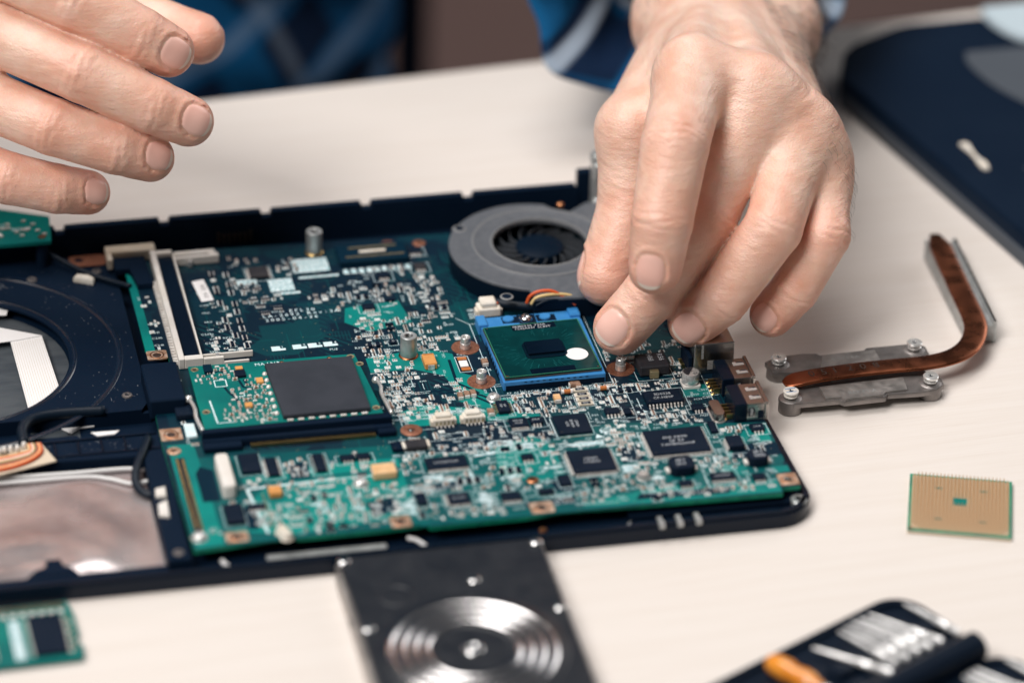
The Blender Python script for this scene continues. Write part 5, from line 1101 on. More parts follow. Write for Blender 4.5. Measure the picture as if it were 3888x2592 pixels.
# ================================================================== hard drive
hd = thing('hard_drive', 'dark grey hard drive with concentric silver rings on its lid', 'hard drive', (-48.6, -138.4, 0), -.045)
w2, l2 = 35, 50
MB().prism(rrect(-w2, w2, -l2, l2, 2.2, 4), .2, 6.6, c=.3).build('drive_body', 'gunmetal_light', hd, smooth=30)
lid = MB().prism(rrect(-w2+1.4, w2-1.4, -l2+1, l2-.6, 2.5, 4), 6.6, 9.0, c=.6).build('lid', 'hdd_black', hd, smooth=30)
m = MB(); m.lathe([(10.8, 8.9), (11.4, 9.25), (30.4, 9.25), (31, 8.9)], -.6, -9, 64); m.build('pressed_disc', 'hdd_black', lid, smooth=40)
for k, r_ in enumerate((14.8, 18.6, 22.4, 26.4)):
    m = MB(); m.lathe([(r_-1.05, 9.2), (r_-.95, 9.28), (r_-.15, 9.72), (r_, 9.76), (r_+.15, 9.72), (r_+.95, 9.28), (r_+1.05, 9.2)], -.6, -9, 96); m.build('silver_ring', 'hdd_ring', lid, smooth=60)
m = MB(); m.lathe([(0, 8.95), (3, 8.95), (11, 9.3), (12.2, 9.2)], -.6, -9, 48); m.build('hub_well', 'hdd_black', lid, smooth=60)
def hscrew(x, y, r_, z=9.0, mt='chrome'):
    o_ = MB().lathe([(0, z+.3), (r_*.4, z+.3), (r_*.5, z+.75), (r_*.8, z+.7), (r_, z+.3), (r_*1.05, z-.2)], x, y, 20).build('screw', mt, hd, smooth=60); MB().lathe([(0, z+.34), (r_*.4, z+.34)], x, y, 6).build('star_socket', 'chip_black', o_, fix=False)
for x, y in ((-32.4, 47), (32, 47), (7.4, 29), (-31.4, 8), (31.6, 9), (-.6, -9), (-31, -44), (31, -44)): hscrew(x, y, 2.3 if (x, y) != (-.6, -9) else 3.4, 9.0 if (x, y) != (-.6, -9) else 9.2)
m = MB(); m.lathe([(4.6, 8.95), (5.0, 9.2), (5.8, 9.2), (6.2, 8.95)], -19, 25, 32); m.build('breather_ring', 'hdd_black', lid, smooth=60)
for x in (-w2-.02, w2+.02):
    for y in (-30, 20): m = MB(); m.lathe([(0, 0), (1.5, 0), (1.5, .1)], 0, 0, 14, T=Matrix.Translation((x, y, 3.4)) @ Matrix.Rotation(math.pi/2*(1 if x > 0 else -1), 4, 'Y')); m.build('side_hole', 'chip_black', hd, fix=False)

# ================================================================== memory module
mm_ = thing('memory_module', 'green memory module with black chips lying before the foil bay', 'memory module', (-196, -98, 0), -.02)
out = [(-38, -16), (27.6, -16), (28.2, -9), (27, -7.6), (26.8, -4.8), (27.8, -3), (27.6, 9), (26.4, 16.6), (-38, 16.6)]
MB().prism(out, .9, 2.0, c=.05).build('module_board', 'board_teal', mm_)
for x0 in (-34, -10.6, 12.6):
    w_ = 10.6; o_ = MB().box(x0, x0+w_, -13, 8.6, 2.05, 3.3, .25).build('memory_chip', 'chip_black', mm_)
    m = MB()
    for k in range(16):
        for sx in (x0-.9, x0+w_+.1): m.box(sx, sx+.8, -12.4+k*1.3, -11.8+k*1.3, 2.02, 2.4)
    p = m.build('pins', 'solder', o_); p['kind'] = 'stuff'
m = MB()
for x0 in (-22, 1.2):
    m.box(x0+5, x0+8.6, -13.4, 8.4, 2.02, 2.06)
m.build('silkscreen_block', 'silk_patch', mm_)
for k in range(20): MB().box(-36+k*3.1, -34.2+k*3.1, 9.8, 11.6, 2.02, 2.6, .1).build('resistor_array', 'solder', mm_)
m = MB()
for k in range(100): m.box(-37.5+k*.63, -37.1+k*.63, 13.4, 16.4, 2.0, 2.04)
p = m.build('edge_contacts', 'copper_bright', mm_); p['kind'] = 'stuff'
for k in range(12): MB().box(24.2+(k % 2)*1.3, 25+(k % 2)*1.3, -12+k*1.7, -10.8+k*1.7, 2.02, 2.5, .1).build('capacitor', 'cream_plastic' if k % 3 == 0 else 'cap_body', mm_)

# ================================================================== tool case
tc_ = thing('tool_case', 'open black tool case holding shiny steel bits, at the front right corner', 'tool case', (95.5, -141.6, 0), .443)
m = MB(); m.prism(rrect(-130, 0, -35, 0, 11, 6), .3, 4, c=.3); ring(m, rrect(-130, 0, -35, 0, 11, 6), rrect(-127.4, -2.6, -33.6, -2.6, 9, 6), 4, 5.4); m.build('case_tray', 'case_black', tc_, smooth=30)
m = MB(); m.prism(rrect(-130, 3, -98, -44, 11, 6), .3, 4, c=.3); ring(m, rrect(-130, 3, -98, -44, 11, 6), rrect(-127.4, .4, -95.4, -45.4, 9, 6), 4, 5.4); m.build('case_lid', 'case_black', tc_, smooth=30)
m = MB(); m.tube([(-124, -39.5, 7.4), (-4.6, -39.5, 7.4)], 5.0, 20); m.box(-124, -5, -40.5, -35.4, .5, 7, .4); m.box(-124, -5, -44, -38, .5, 7, .4); m.build('hinge', 'case_black', tc_, smooth=40)
for y0 in (-20, -66): MB().box(-50, -4, y0-3, y0+3, 4, 6.4, .5).build('holder_bar', 'case_black', tc_)
def bit(x0, y0, x1, y1, z=7.4, r0=1.2):
    a = Vector((x0, y0, z)); d = Vector((x1, y1, z))-a; L_ = d.length
    pr_ = [(0, 0), (.35, 0), (.55, L_*.06), (.75, L_*.3), (.8, L_*.5), (r0*.75, L_*.54), (r0, L_*.58), (r0, L_*.78), (r0*.8, L_*.8), (r0, L_*.82), (r0, L_*.99), (0, L_)]
    T = Matrix.Translation(a) @ d.to_track_quat('Z', 'Y').to_matrix().to_4x4(); return MB().lathe(pr_, 0, 0, 12, 0, T)
BL = ['lone steel bit slanting beside the amber screwdriver in the upper tray of the black case', 'leftmost of the five steel bits side by side in the case tray', 'second from the left of the five steel bits side by side in the case tray', 'middle one of the five steel bits side by side in the case tray', 'second from the right of the five steel bits side by side in the case tray', 'rightmost of the five steel bits side by side in the case tray', 'lone steel bit along the outer edge of the upper case tray']
for i, q in enumerate(((-46.6, -7.6, -36, -33), (-34, -6.4, -31.6, -31), (-30.4, -5.4, -26.6, -31), (-26.8, -5, -21.6, -31), (-23.2, -5, -16.6, -31.4), (-19.6, -5.6, -11.6, -31.4), (-6, -8, -3.6, -31))):
    b_ = bit(*q, z=7.4+.25*(i % 2)); tag(b_.build('screwdriver_bit', 'bit_steel', None, (95.5, -141.6, 0), .443, smooth=40), BL[i], 'bit', 'steel bits in the black tool case')
BL2 = ["leftmost steel bit lying in the case's lower half", "second steel bit from the left in the case's lower half", "third steel bit from the left in the case's lower half", 'rightmost steel bit in the lower half of the black case']
for i, q in enumerate(((-20, -48.5, -16, -74), (-17, -48, -12, -74), (-14, -48, -8, -74), (-2.6, -50, 0-1, -72))):
    tag(bit(*q).build('screwdriver_bit', 'bit_steel', None, (95.5, -141.6, 0), .443, smooth=40), BL2[i], 'bit', 'steel bits in the black tool case')
dr = thing('screwdriver', 'screwdriver with a see-through amber handle in the black tool case', 'screwdriver', (95.5, -141.6, 0), .443)
pr_ = [(0, 0), (2.4, .3), (3.5, 2.4), (3.8, 8), (3.1, 11), (3.7, 14), (3.5, 17), (2.3, 20), (2.0, 22), (0, 22)]
T = Matrix.Translation((-62.5, -4, 7.4)) @ Vector((.12, -1, 0)).to_track_quat('Z', 'Y').to_matrix().to_4x4()
h_ = MB().lathe(pr_, 0, 0, 16, 0, T).build('handle', 'orange_amber', dr, smooth=50)
m = MB(); m.lathe([(0, 23), (2.0, 23), (2.0, 60), (1, 66), (0, 66)], 0, 0, 14, 0, T); m.build('shaft', 'bit_steel', dr, smooth=40)

# ================================================================== second laptop part, far right
l2_ = thing('laptop', 'black laptop panel with a grey pad lying at the far right', 'laptop')
poly = [(192.6, 198), (192.6, 203), (200.0, 221.5), (206, 228), (229, 239.5), (235, 241), (262, 241.4), (460, 238), (440, -60), (240, -60)]
m = MB(); m.prism(poly[::-1], 0.4, 12.5, c=2.2); m.build('panel', 'black_plastic', l2_, smooth=30)
m = MB(); e = 1.0; m.prism([(191.6, 199), (195.6, 200.4), (243, -58), (238.6, -59)][::-1], .2, 6.2, c=1.0); m.build('edge_trim', 'laptop_grey', l2_)
pts_ = [(249, 210), (246.6, 203), (247, 192), (250, 178), (256, 164), (266, 148), (280, 136), (300, 130), (360, 126), (362, 207)]
MB().prism([(p.x, p.y) for p in bez([(*q, 0) for q in pts_], 4)][::-1], 12.5, 13.2, c=.3).build('grey_pad', 'laptop_grey', l2_)
m = MB(); m.prism([(218.2, 134.6), (220.6, 135.4), (222, 132.6), (221.4, 128), (221.6, 122), (223.4, 117), (222.6, 112.6), (220.2, 113.4), (219.8, 118), (220.2, 123), (219.6, 129)][::-1], 12.4, 13.6, c=.4); m.build('bright_clip', 'cream_plastic', l2_)
m = MB(); text(m, 'S', 236, 112, 6, 12.56, -1.0); m.build('logo_mark', 'laptop_grey', l2_, fix=False)
pc = [(268, 243), (267, 237), (268, 228), (271.5, 218), (277, 211.4), (288, 211), (310, 214), (330, 220), (330, 243)]
tag(MB().prism([(p.x, p.y) for p in bez([(*q, 0) for q in pc], 4)][::-1], 13.4, 16, c=1.0).build('plastic_cover', 'pale_blue', smooth=40), 'pale rounded plastic piece lying on the far right black panel', 'plastic piece')

# ================================================================== stand behind the table
st = thing('light_stand', 'dark metal stand pole rising from the floor behind the table', 'stand', (160, 805, -730))
m = MB(); m.tube([(0, 0, 60), (0, 0, 900)], 11, 16); m.tube([(0, 0, 880), (0, 0, 1500)], 8, 16); m.build('pole', 'black_plastic', st, smooth=40)
for k in range(3):
    a = .5+k*2.094; m = MB(); m.tube([(0, 0, 330), (330*math.cos(a), 330*math.sin(a), 8)], 8, 10); m.build('leg', 'black_plastic', st, smooth=40)
MB().lathe([(0, 300), (18, 300), (18, 350), (0, 350)], 0, 0, 16).build('collar', 'black_rubber', st, smooth=40)
MB().box(14, 40, -6, 6, 862, 890, 2).build('clamp', 'black_rubber', st)
# ================================================================== the person
# Flesh is grown as one distance field per hand: tapered bones blended into each other, fingers kept apart.
def V(*a): return np.array(a, np.float32)
class Field:
    def __init__(s, lo, hi, h):
        s.lo = np.array(lo, float); s.h = h; s.n = [int(math.ceil((b_-a)/h))+1 for a, b_ in zip(lo, hi)]
        s.ax = [(s.lo[i]+h*np.arange(s.n[i])).astype(np.float32) for i in range(3)]
    def new(s): return np.full(s.n, 60.0, np.float32)
    def sub(s, lo, hi):
        sl = []
        for i in range(3):
            a = max(0, int((lo[i]-s.lo[i])/s.h)); b_ = min(s.n[i], int((hi[i]-s.lo[i])/s.h)+2); sl.append(slice(a, max(a, b_)))
        return tuple(sl)
    def grid(s, sl): return np.meshgrid(s.ax[0][sl[0]], s.ax[1][sl[1]], s.ax[2][sl[2]], indexing='ij', sparse=True)
    def cone(s, F, a, b_, ra, rb, k=0.0, flat=None):
        """blend a tapered capsule into F; flat = (axis vector, factor) squashes it"""
        a = V(*a); b_ = V(*b_); m_ = max(ra, rb)*(1.6 if flat else 1)+k+3
        sl = s.sub(np.minimum(a, b_)-m_, np.maximum(a, b_)+m_); X, Y, Z = s.grid(sl)
        if X.size*Y.size*Z.size == 0: return
        ab = b_-a; t = ((X-a[0])*ab[0]+(Y-a[1])*ab[1]+(Z-a[2])*ab[2])/max(1e-6, float(ab@ab)); t = np.clip(t, 0, 1)
        dx, dy, dz = X-a[0]-t*ab[0], Y-a[1]-t*ab[1], Z-a[2]-t*ab[2]
        d2 = dx*dx+dy*dy+dz*dz
        if flat is not None:
            ax_, fq = flat; q = dx*ax_[0]+dy*ax_[1]+dz*ax_[2]; d2 = d2+q*q*(1/fq**2-1)
        d = np.sqrt(d2)-(ra+(rb-ra)*t); s.smin(F, sl, d, k)
    def ball(s, F, c, r, k=0.0, flat=None): s.cone(F, c, np.array(c)+1e-3, r, r, k, flat)
    def smin(s, F, sl, d, k):
        f = F[sl]
        if k > 0:
            h_ = np.clip(.5+.5*(f-d)/k, 0, 1); f[...] = f+(d-f)*h_-k*h_*(1-h_)
        else: np.minimum(f, d, out=f)
    def surface(s, F):
        """naive surface nets -> vertices (mm), quads"""
        n = s.n; ins = F < 0
        nx_, ny_, nz_ = n[0]-1, n[1]-1, n[2]-1
        cnt = np.zeros((nx_, ny_, nz_), np.int8)
        for i in (0, 1):
            for j in (0, 1):
                for k in (0, 1): cnt += ins[i:i+nx_, j:j+ny_, k:k+nz_]
        act = (cnt > 0) & (cnt < 8); ix = np.argwhere(act); idx = np.full(act.shape, -1, np.int32); idx[act] = np.arange(len(ix))
        acc = np.zeros((len(ix), 3)); wt = np.zeros(len(ix))
        cr = [(i, j, k) for i in (0, 1) for j in (0, 1) for k in (0, 1)]
        val = {c: F[ix[:, 0]+c[0], ix[:, 1]+c[1], ix[:, 2]+c[2]].astype(float) for c in cr}
        for c in cr:
            for ax_ in range(3):
                if c[ax_] == 0:
                    d = list(c); d[ax_] = 1; d = tuple(d); a, b_ = val[c], val[d]; m_ = (a < 0) != (b_ < 0)
                    t = np.where(m_, a/np.where(m_, a-b_, 1), 0)
                    p_ = np.array(c, float)[None, :].repeat(len(ix), 0); p_[:, ax_] += t; acc += p_*m_[:, None]; wt += m_
        P = s.lo+(ix+acc/wt[:, None])*s.h
        Q = []
        for ax_ in range(3):
            o1, o2 = [(1, 2), (2, 0), (0, 1)][ax_]
            a = ins; b_ = np.roll(ins, -1, ax_); sl = [slice(1, -1)]*3; sl[ax_] = slice(0, n[ax_]-1)
            ch = np.zeros(ins.shape, bool); ch[tuple(sl)] = (a != b_)[tuple(sl)]
            e = np.argwhere(ch); up = ins[e[:, 0], e[:, 1], e[:, 2]]
            def cell(d1, d2):
                c = e.copy(); c[:, o1] -= d1; c[:, o2] -= d2; return idx[c[:, 0], c[:, 1], c[:, 2]]
            q = np.stack([cell(1, 1), cell(0, 1), cell(0, 0), cell(1, 0)], 1); q[~up] = q[~up][:, ::-1]; Q.append(q)
        Q = np.concatenate(Q); Q = Q[(Q >= 0).all(1)]
        return P, Q
def relax(P, Q, it=2, lam=.5):
    E_ = np.concatenate([Q[:, [0, 1]], Q[:, [1, 2]], Q[:, [2, 3]], Q[:, [3, 0]]]); E_ = np.concatenate([E_, E_[:, ::-1]])
    deg = np.bincount(E_[:, 0], minlength=len(P))[:, None].clip(1)
    for k in range(it):
        A = np.stack([np.bincount(E_[:, 0], weights=P[E_[:, 1], c], minlength=len(P)) for c in range(3)], 1)/deg
        P = P+(lam if k % 2 == 0 else -lam*1.02)*(A-P)
    return P
def unit(v_): v_ = np.array(v_, float); return v_/np.linalg.norm(v_)
VF, VR, VU = np.array(FWD), np.array(RGT), np.array(UPV)
TOC = -VF
nails = []
def finger(fd, chain, radii, nailn, knuckle=1.06, nail=(6.0, 6.6), joints=(), k=5.0, taper=True, crease=True, wr=None):
    """chain: knuckle, mid joint, end joint, tip centre. Returns the field of one finger with creases and nail bed cut in"""
    F = fd.new(); C_ = [np.array(c, float) for c in chain]; n = len(C_)
    for i in range(n-1): fd.cone(F, C_[i], C_[i+1], radii[i], radii[i+1], 0.8 if i else 0)
    tip, dj = C_[-1], C_[-2]; ax_ = unit(tip-dj); nn = unit(np.array(nailn)-ax_*np.dot(nailn, ax_)); sd = np.cross(ax_, nn); r = radii[-1]
    fd.cone(F, tip-ax_*r*.6+nn*(-.5), tip+ax_*.8+nn*(-.6), r*.96, r*.90, 2.0)          # fleshy pad
    # wrinkles over the joints, on the back of the finger
    if crease:
        for i in range(1, n-1):
            a1, a2 = unit(C_[i]-C_[i-1]), unit(C_[i+1]-C_[i]); tg = unit(a1+a2); dn = a1-a2
            dn = nn if np.linalg.norm(dn) < .25 else unit(dn); dn = unit(dn-tg*np.dot(dn, tg)); s2 = np.cross(tg, dn)
            sl = fd.sub(C_[i]-radii[i]*2.1, C_[i]+radii[i]*2.1); X, Y, Z = fd.grid(sl)
            if X.size*Y.size*Z.size == 0: continue
            x, y, z = X-C_[i][0], Y-C_[i][1], Z-C_[i][2]; u = x*tg[0]+y*tg[1]+z*tg[2]; v_ = x*dn[0]+y*dn[1]+z*dn[2]; w_ = x*s2[0]+y*s2[1]+z*s2[2]
            msk = np.clip((v_/radii[i]-.15)/.5, 0, 1)*np.clip(1.25-np.abs(w_)/radii[i]*.85, 0, 1)
            for off, dep in (((-2.9, .26), (-.8, .42), (1.1, .34), (3.0, .24)) if i == n-3 or n == 3 else ((-1.7, .3), (.1, .42), (1.8, .26))):
                uu = u-off-.9*np.sin(w_*.35+off)-.05*w_*w_*.3*np.sign(off); F[sl] += dep*msk*np.exp(-(uu/.55)**2)
    # groove and soft fold of skin round the nail
    hw, hl = nail; c = tip+ax_*(r*.04)
    sl = fd.sub(c-hl-6, c+hl+6); X, Y, Z = fd.grid(sl)
    if X.size*Y.size*Z.size:
        x, y, z = X-c[0], Y-c[1], Z-c[2]; u = x*ax_[0]+y*ax_[1]+z*ax_[2]; v_ = x*nn[0]+y*nn[1]+z*nn[2]; w_ = x*sd[0]+y*sd[1]+z*sd[2]
        q = (np.abs(u/hl)**2.5+np.abs(w_/hw)**2.5)**.4; bk = v_ > 0
        back = np.clip((hl*.75-u)/(hl*.5), 0, 1)
        F[sl] += bk*(.55*np.exp(-((q-1.06)/.07)**2)*(.35+.65*back)+.25*np.clip((1.0-q)/.1, 0, 1))
        F[sl] -= .38*bk*np.exp(-((q-1.27)/.15)**2)*back
    nails.append((c, ax_, nn, sd, hw, hl, r))
    return F
def nail_mesh(spec, bvh):
    c, ax_, nn, sd, hw, hl, r = spec; m_ = MB(); nu, nv = 18, 14; vs = []; hgt = np.zeros((nu+1, nv+1)); uv = {}
    for j in range(nu+1):
        for i in range(nv+1):
            a, b_ = -1+2*i/nv, -1+2*j/nu; px_, py_ = a*math.sqrt(max(0, 1-b_*b_*.46)), b_*math.sqrt(max(0, 1-a*a*.40)); uv[j, i] = (py_*hl*1.02, px_*hw*1.02)
            o_ = c+ax_*uv[j, i][0]+sd*uv[j, i][1]+nn*(r+2.5); hit = bvh.ray_cast(Vector(o_), Vector(-nn)); hgt[j, i] = r+2.5-hit[3] if hit[0] is not None else np.nan
    hgt[hgt > r+.7] = np.nan; ok_ = ~np.isnan(hgt.ravel())       # ignore rays stopped by a neighbouring finger
    uu = np.array([[uv[j, i][0] for i in range(nv+1)] for j in range(nu+1)]); ww = np.array([[uv[j, i][1] for i in range(nv+1)] for j in range(nu+1)])
    A = np.stack([np.ones(uu.size), uu.ravel(), ww.ravel(), uu.ravel()**2, ww.ravel()**2, uu.ravel()*ww.ravel(), ww.ravel()**4, uu.ravel()**3], 1)
    sm = (A @ np.linalg.lstsq(A[ok_], hgt.ravel()[ok_], rcond=None)[0]).reshape(hgt.shape)          # one smooth plate over the skin
    for j in range(nu+1):
        for i in range(nv+1):
            a, b_ = -1+2*i/nv, -1+2*j/nu; e = max(abs(a), -b_, b_*.0); lift = .30-.45*max(0, (e-.72)/.28)**2; free_ = max(0, (b_-.8)/.2)
            vs.append(c+ax_*uu[j, i]+sd*ww[j, i]+nn*(sm[j, i]+lift+free_*.12))
    n1 = nv+1; fs = [(j*n1+i, j*n1+i+1, (j+1)*n1+i+1, (j+1)*n1+i) for j in range(nu) for i in range(nv)]
    o_ = len(vs); vs += [v_-nn*.6 for v_ in vs]; fs2 = [tuple(q+o_ for q in f[::-1]) for f in fs]
    rim = [i for i in range(nv)]+[j*n1+nv for j in range(nu)]+[nu*n1+i for i in range(nv, 0, -1)]+[j*n1 for j in range(nu, 0, -1)]
    fs3 = [(rim[i], rim[(i+1) % len(rim)], rim[(i+1) % len(rim)]+o_, rim[i]+o_) for i in range(len(rim))]
    m_.add(vs, fs+fs2+fs3)
    for t_ in range(len(fs)):
        if t_//nv >= nu-2: m_.m[t_] = 1
    return m_

H = .62
def smooth_min(a, b_, k):
    h_ = np.clip(.5+.5*(a-b_)/k, 0, 1); return a+(b_-a)*h_-k*h_*(1-h_)
# ---------------- the hand holding the processor (joint positions in mm)
fl = Field((18, -34, 4), (172, 262, 124), H)
LH = dict(index=[(78.4, 49.2, 101.5), (61.4, 12.7, 93.5), (53.2, -2.4, 72.8), (50.2, -6.5, 57.4)],
          middle=[(100.8, 40.1, 96.5), (77.2, 18.6, 61.7), (54.8, 9.8, 37.4), (43.4, 9.6, 24.4)],
          ring=[(116.1, 34.6, 83.0), (96.1, 3.6, 61.7), (78.0, 1.9, 36.5), (68.8, 4.6, 26.6)],
          pinky=[(122.6, 31.9, 68.0), (116.8, 6.4, 54.8), (105.6, 3.2, 36.0), (98.6, 5.7, 25.2)],
          thumb=[(63.1, 67.2, 71.3), (58.6, 53.6, 47.0), (46.9, 40.6, 27.5)])
wrist = np.array((121, 127, 76.0)); elb = np.array((168, 262, 55.0))
P_ = fl.new()
cmc = dict(index=(104, 117, 84), middle=(114, 116, 84), ring=(123, 112, 79), pinky=(128, 108, 71))
mr = dict(index=10.6, middle=10.6, ring=10.0, pinky=9.0)
for q in ('index', 'middle', 'ring', 'pinky'):
    a = np.array(LH[q][0]); b_ = np.array(cmc[q]); fl.cone(P_, a+(0, 0, -.6), b_, mr[q], 11.5, 11)
pal = unit((-.15, -.35, -.92))                            # palm side
for q in ('index', 'middle', 'ring', 'pinky'):
    a = np.array(LH[q][0])+pal*10; b_ = np.array(cmc[q])+pal*9; fl.cone(P_, a, b_, 8.5, 11, 10)
fl.cone(P_, (89.4, 103, 74), LH['thumb'][0], 15.5, 11.6, 10)   # thumb metacarpal
fl.cone(P_, (90, 92, 78), (80, 60, 84), 9, 7, 12)              # web between thumb and index
fl.cone(P_, (104, 122, 76), (108, 142, 74), 17, 19, 12); fl.cone(P_, (128, 118, 70), (136, 142, 68), 15, 18, 12)
fl.cone(P_, (108, 140, 74), (140, 262, 60), 19, 24, 14); fl.cone(P_, (136, 140, 68), (166, 262, 52), 18, 23, 14)
fl.ball(P_, (142.5, 131, 76), 9.5, 9)                          # ulna head
FN = ('index', 'middle', 'ring', 'pinky')
def webs(fd, P_, D, pal, t1, ra, rb):
    for q, w_ in zip(FN, FN[1:]):
        t1_ = t1*.55 if q == 'index' else t1
        a0, a1 = np.array(D[q][0]), np.array(D[q][1]); b0, b1 = np.array(D[w_][0]), np.array(D[w_][1])
        fd.cone(P_, (a0+b0)/2+pal*1.0, (a0+(a1-a0)*t1_+b0+(b1-b0)*t1_)/2+pal*3.4, ra, rb, 9)
webs(fl, P_, LH, unit((.25, .75, -.6)), .34, 10.4, 6.4)
for q in ('index', 'middle', 'ring'):                          # extensor tendons
    a = np.array(LH[q][0])+(0, 2, 7.5); b_ = np.array(cmc[q])+(0, 0, 9.4); fl.cone(P_, a, b_, 2.4, 2.2, 5)
NR = dict(index=TOC*.97+VR*-.18+VU*.18, middle=TOC*.86+VR*-.30+VU*.1, ring=TOC*.9+VR*.16+VU*.05, pinky=TOC*.93+VR*-.2+VU*.12, thumb=VR*-.93+TOC*-.22+VU*.1)
RD = dict(index=(12.8, 11.9, 10.7, 9.3), middle=(11.7, 10.9, 10.2, 9.3), ring=(10.9, 10.4, 9.7, 8.8), pinky=(9.8, 9.0, 8.6, 7.8), thumb=(12.2, 11.6, 10.4))
NL = dict(index=(5.2, 6.4), middle=(6.2, 6.3), ring=(5.9, 5.8), pinky=(5.1, 5.2), thumb=(7.0, 7.2))
out = None; kn = {}
for q in ('index', 'middle', 'ring', 'pinky', 'thumb'):
    Ff = finger(fl, LH[q], RD[q], NR[q], 1.0 if q != 'thumb' else 1.01, NL[q])
    k = 9.0
    h_ = np.clip(.5+.5*(P_-Ff)/k, 0, 1); G = P_+(Ff-P_)*h_-k*h_*(1-h_); out = G if out is None else smooth_min(out, G, 1.7)
del P_, Ff, G
PL, QL = fl.surface(out); del out
PL = relax(PL, QL, 6, .5); nL = len(nails)
# ---------------- the other hand, held open above the left of the board
fr = Field((-322, 58, 34), (-66, 290, 156), .75)
RH = dict(index=[(-170.4, 132.1, 138.1), (-131.6, 103.7, 125.3), (-110.4, 95.4, 113.5), (-101.1, 94.8, 107.0)],
          middle=[(-170.7, 124.2, 113.5), (-132.3, 90.6, 103.9), (-109.2, 81.2, 93.1), (-96.9, 80.6, 86.0)],
          ring=[(-179.5, 122.2, 90.7), (-143.4, 89.0, 84.5), (-122.5, 81.4, 77.8), (-110.6, 82.0, 72.3)],
          pinky=[(-189.4, 121.8, 66.1), (-159.1, 94.4, 62.9), (-142.7, 90.0, 59.1), (-131.7, 91.9, 55.4)],
          thumb=[(-157.3, 184.2, 97.3), (-108.9, 154.2, 96.0), (-83.5, 128.6, 93.4)])
P_ = fr.new(); cm2 = dict(index=(-248, 182, 118), middle=(-252, 182, 107), ring=(-254, 184, 94), pinky=(-252, 186, 84))
for q in ('index', 'middle', 'ring', 'pinky'):
    a = np.array(RH[q][0]); b_ = np.array(cm2[q]); fr.cone(P_, a, b_, mr[q], 12, 10); fr.cone(P_, a+(2, 9, -4), b_+(4, 12, -4), 9, 11, 10)
fr.cone(P_, (-232, 200, 108), RH['thumb'][0], 15, 11, 12)
webs(fr, P_, RH, unit((0, .9, -.3)), .3, 9, 6)
fr.cone(P_, (-256, 186, 106), (-322, 246, 100), 20, 25, 14); fr.cone(P_, (-258, 192, 90), (-322, 252, 82), 18, 25, 14)
N2 = dict(index=TOC*.85+VR*.30+VU*-.1, middle=TOC*.72+VR*.5+VU*-.05, ring=TOC*.66+VR*.58, pinky=TOC*.6+VR*.64, thumb=VU*.4-TOC*.7)
RD2 = dict(index=(11.3, 10.8, 10.0, 9.2), middle=(11.2, 10.6, 9.8, 8.9), ring=(10.7, 10.1, 9.4, 8.5), pinky=(9.8, 9.3, 8.8, 7.8), thumb=(11.6, 10.0, 9.0))
NL2 = dict(index=(5.5, 5.9), middle=(5.4, 6.0), ring=(5.1, 5.6), pinky=(4.7, 5.0), thumb=(6.0, 6.4))
out = None
for q in ('index', 'middle', 'ring', 'pinky', 'thumb'):
    Ff = finger(fr, RH[q], RD2[q], N2[q], 1.0, NL2[q]); k = 8.0
    h_ = np.clip(.5+.5*(P_-Ff)/k, 0, 1); G = P_+(Ff-P_)*h_-k*h_*(1-h_); out = G if out is None else smooth_min(out, G, 1.7)
del P_, Ff, G
PR, QR = fr.surface(out); del out
PR = relax(PR, QR, 6, .5)
# ---------------- arms and trunk under the shirt (coarse)
SHL, SHR = np.array((120, 520, 330.)), np.array((-400, 540, 330.)); EL, ER = np.array((230, 400, 70.)), np.array((-440, 380, 90.))
def trunk(fd, grow, arms=True, sleeveL=0, sleeveR=0):
    F = fd.new()
    for a, b_, ra, rb, k in (((-110, 500, -180), (-110, 520, 300), 95, 110, 0), ((-180, 505, -160), (-200, 525, 300), 85, 105, 40), ((-26, 505, -160), (-20, 525, 300), 85, 105, 40)):
        fd.cone(F, a, b_, ra+grow, rb+grow, k)
    fd.cone(F, SHL+(-40, 0, 0), SHL, 70+grow, 58+grow, 40); fd.cone(F, SHR+(40, 0, 0), SHR, 70+grow, 58+grow, 40)
    if arms:
        fd.cone(F, SHL, EL, 50+grow, 38+grow, 30); fd.cone(F, SHR, ER, 50+grow, 38+grow, 30)
        fd.cone(F, EL, (150, 258, 54) if not sleeveL else sleeveL, 30+grow, 20+grow, 20); fd.cone(F, ER, (-318, 246, 92) if not sleeveR else sleeveR, 37+grow, 27+grow, 20)
    return F
ft = Field((-560, 240, -330), (320, 680, 470), 7.0)
PT, QT = ft.surface(trunk(ft, 0)); PT = relax(PT, QT, 4, .5)
# one mesh for the whole body
PB = np.concatenate([PL, PR, PT]); QB = np.concatenate([QL, QR+len(PL), QT+len(PL)+len(PR)])
me = bpy.data.meshes.new('person'); me.vertices.add(len(PB)); me.vertices.foreach_set('co', (PB*MM).astype(np.float32).ravel())
me.loops.add(QB.size); me.loops.foreach_set('vertex_index', QB.astype(np.int32).ravel()); me.polygons.add(len(QB)); me.polygons.foreach_set('loop_start', np.arange(0, QB.size, 4, dtype=np.int32)); me.polygons.foreach_set('loop_total', np.full(len(QB), 4, np.int32))
me.update(calc_edges=True); me.validate(); me.shade_smooth(); me.materials.append(MATS['skin'])
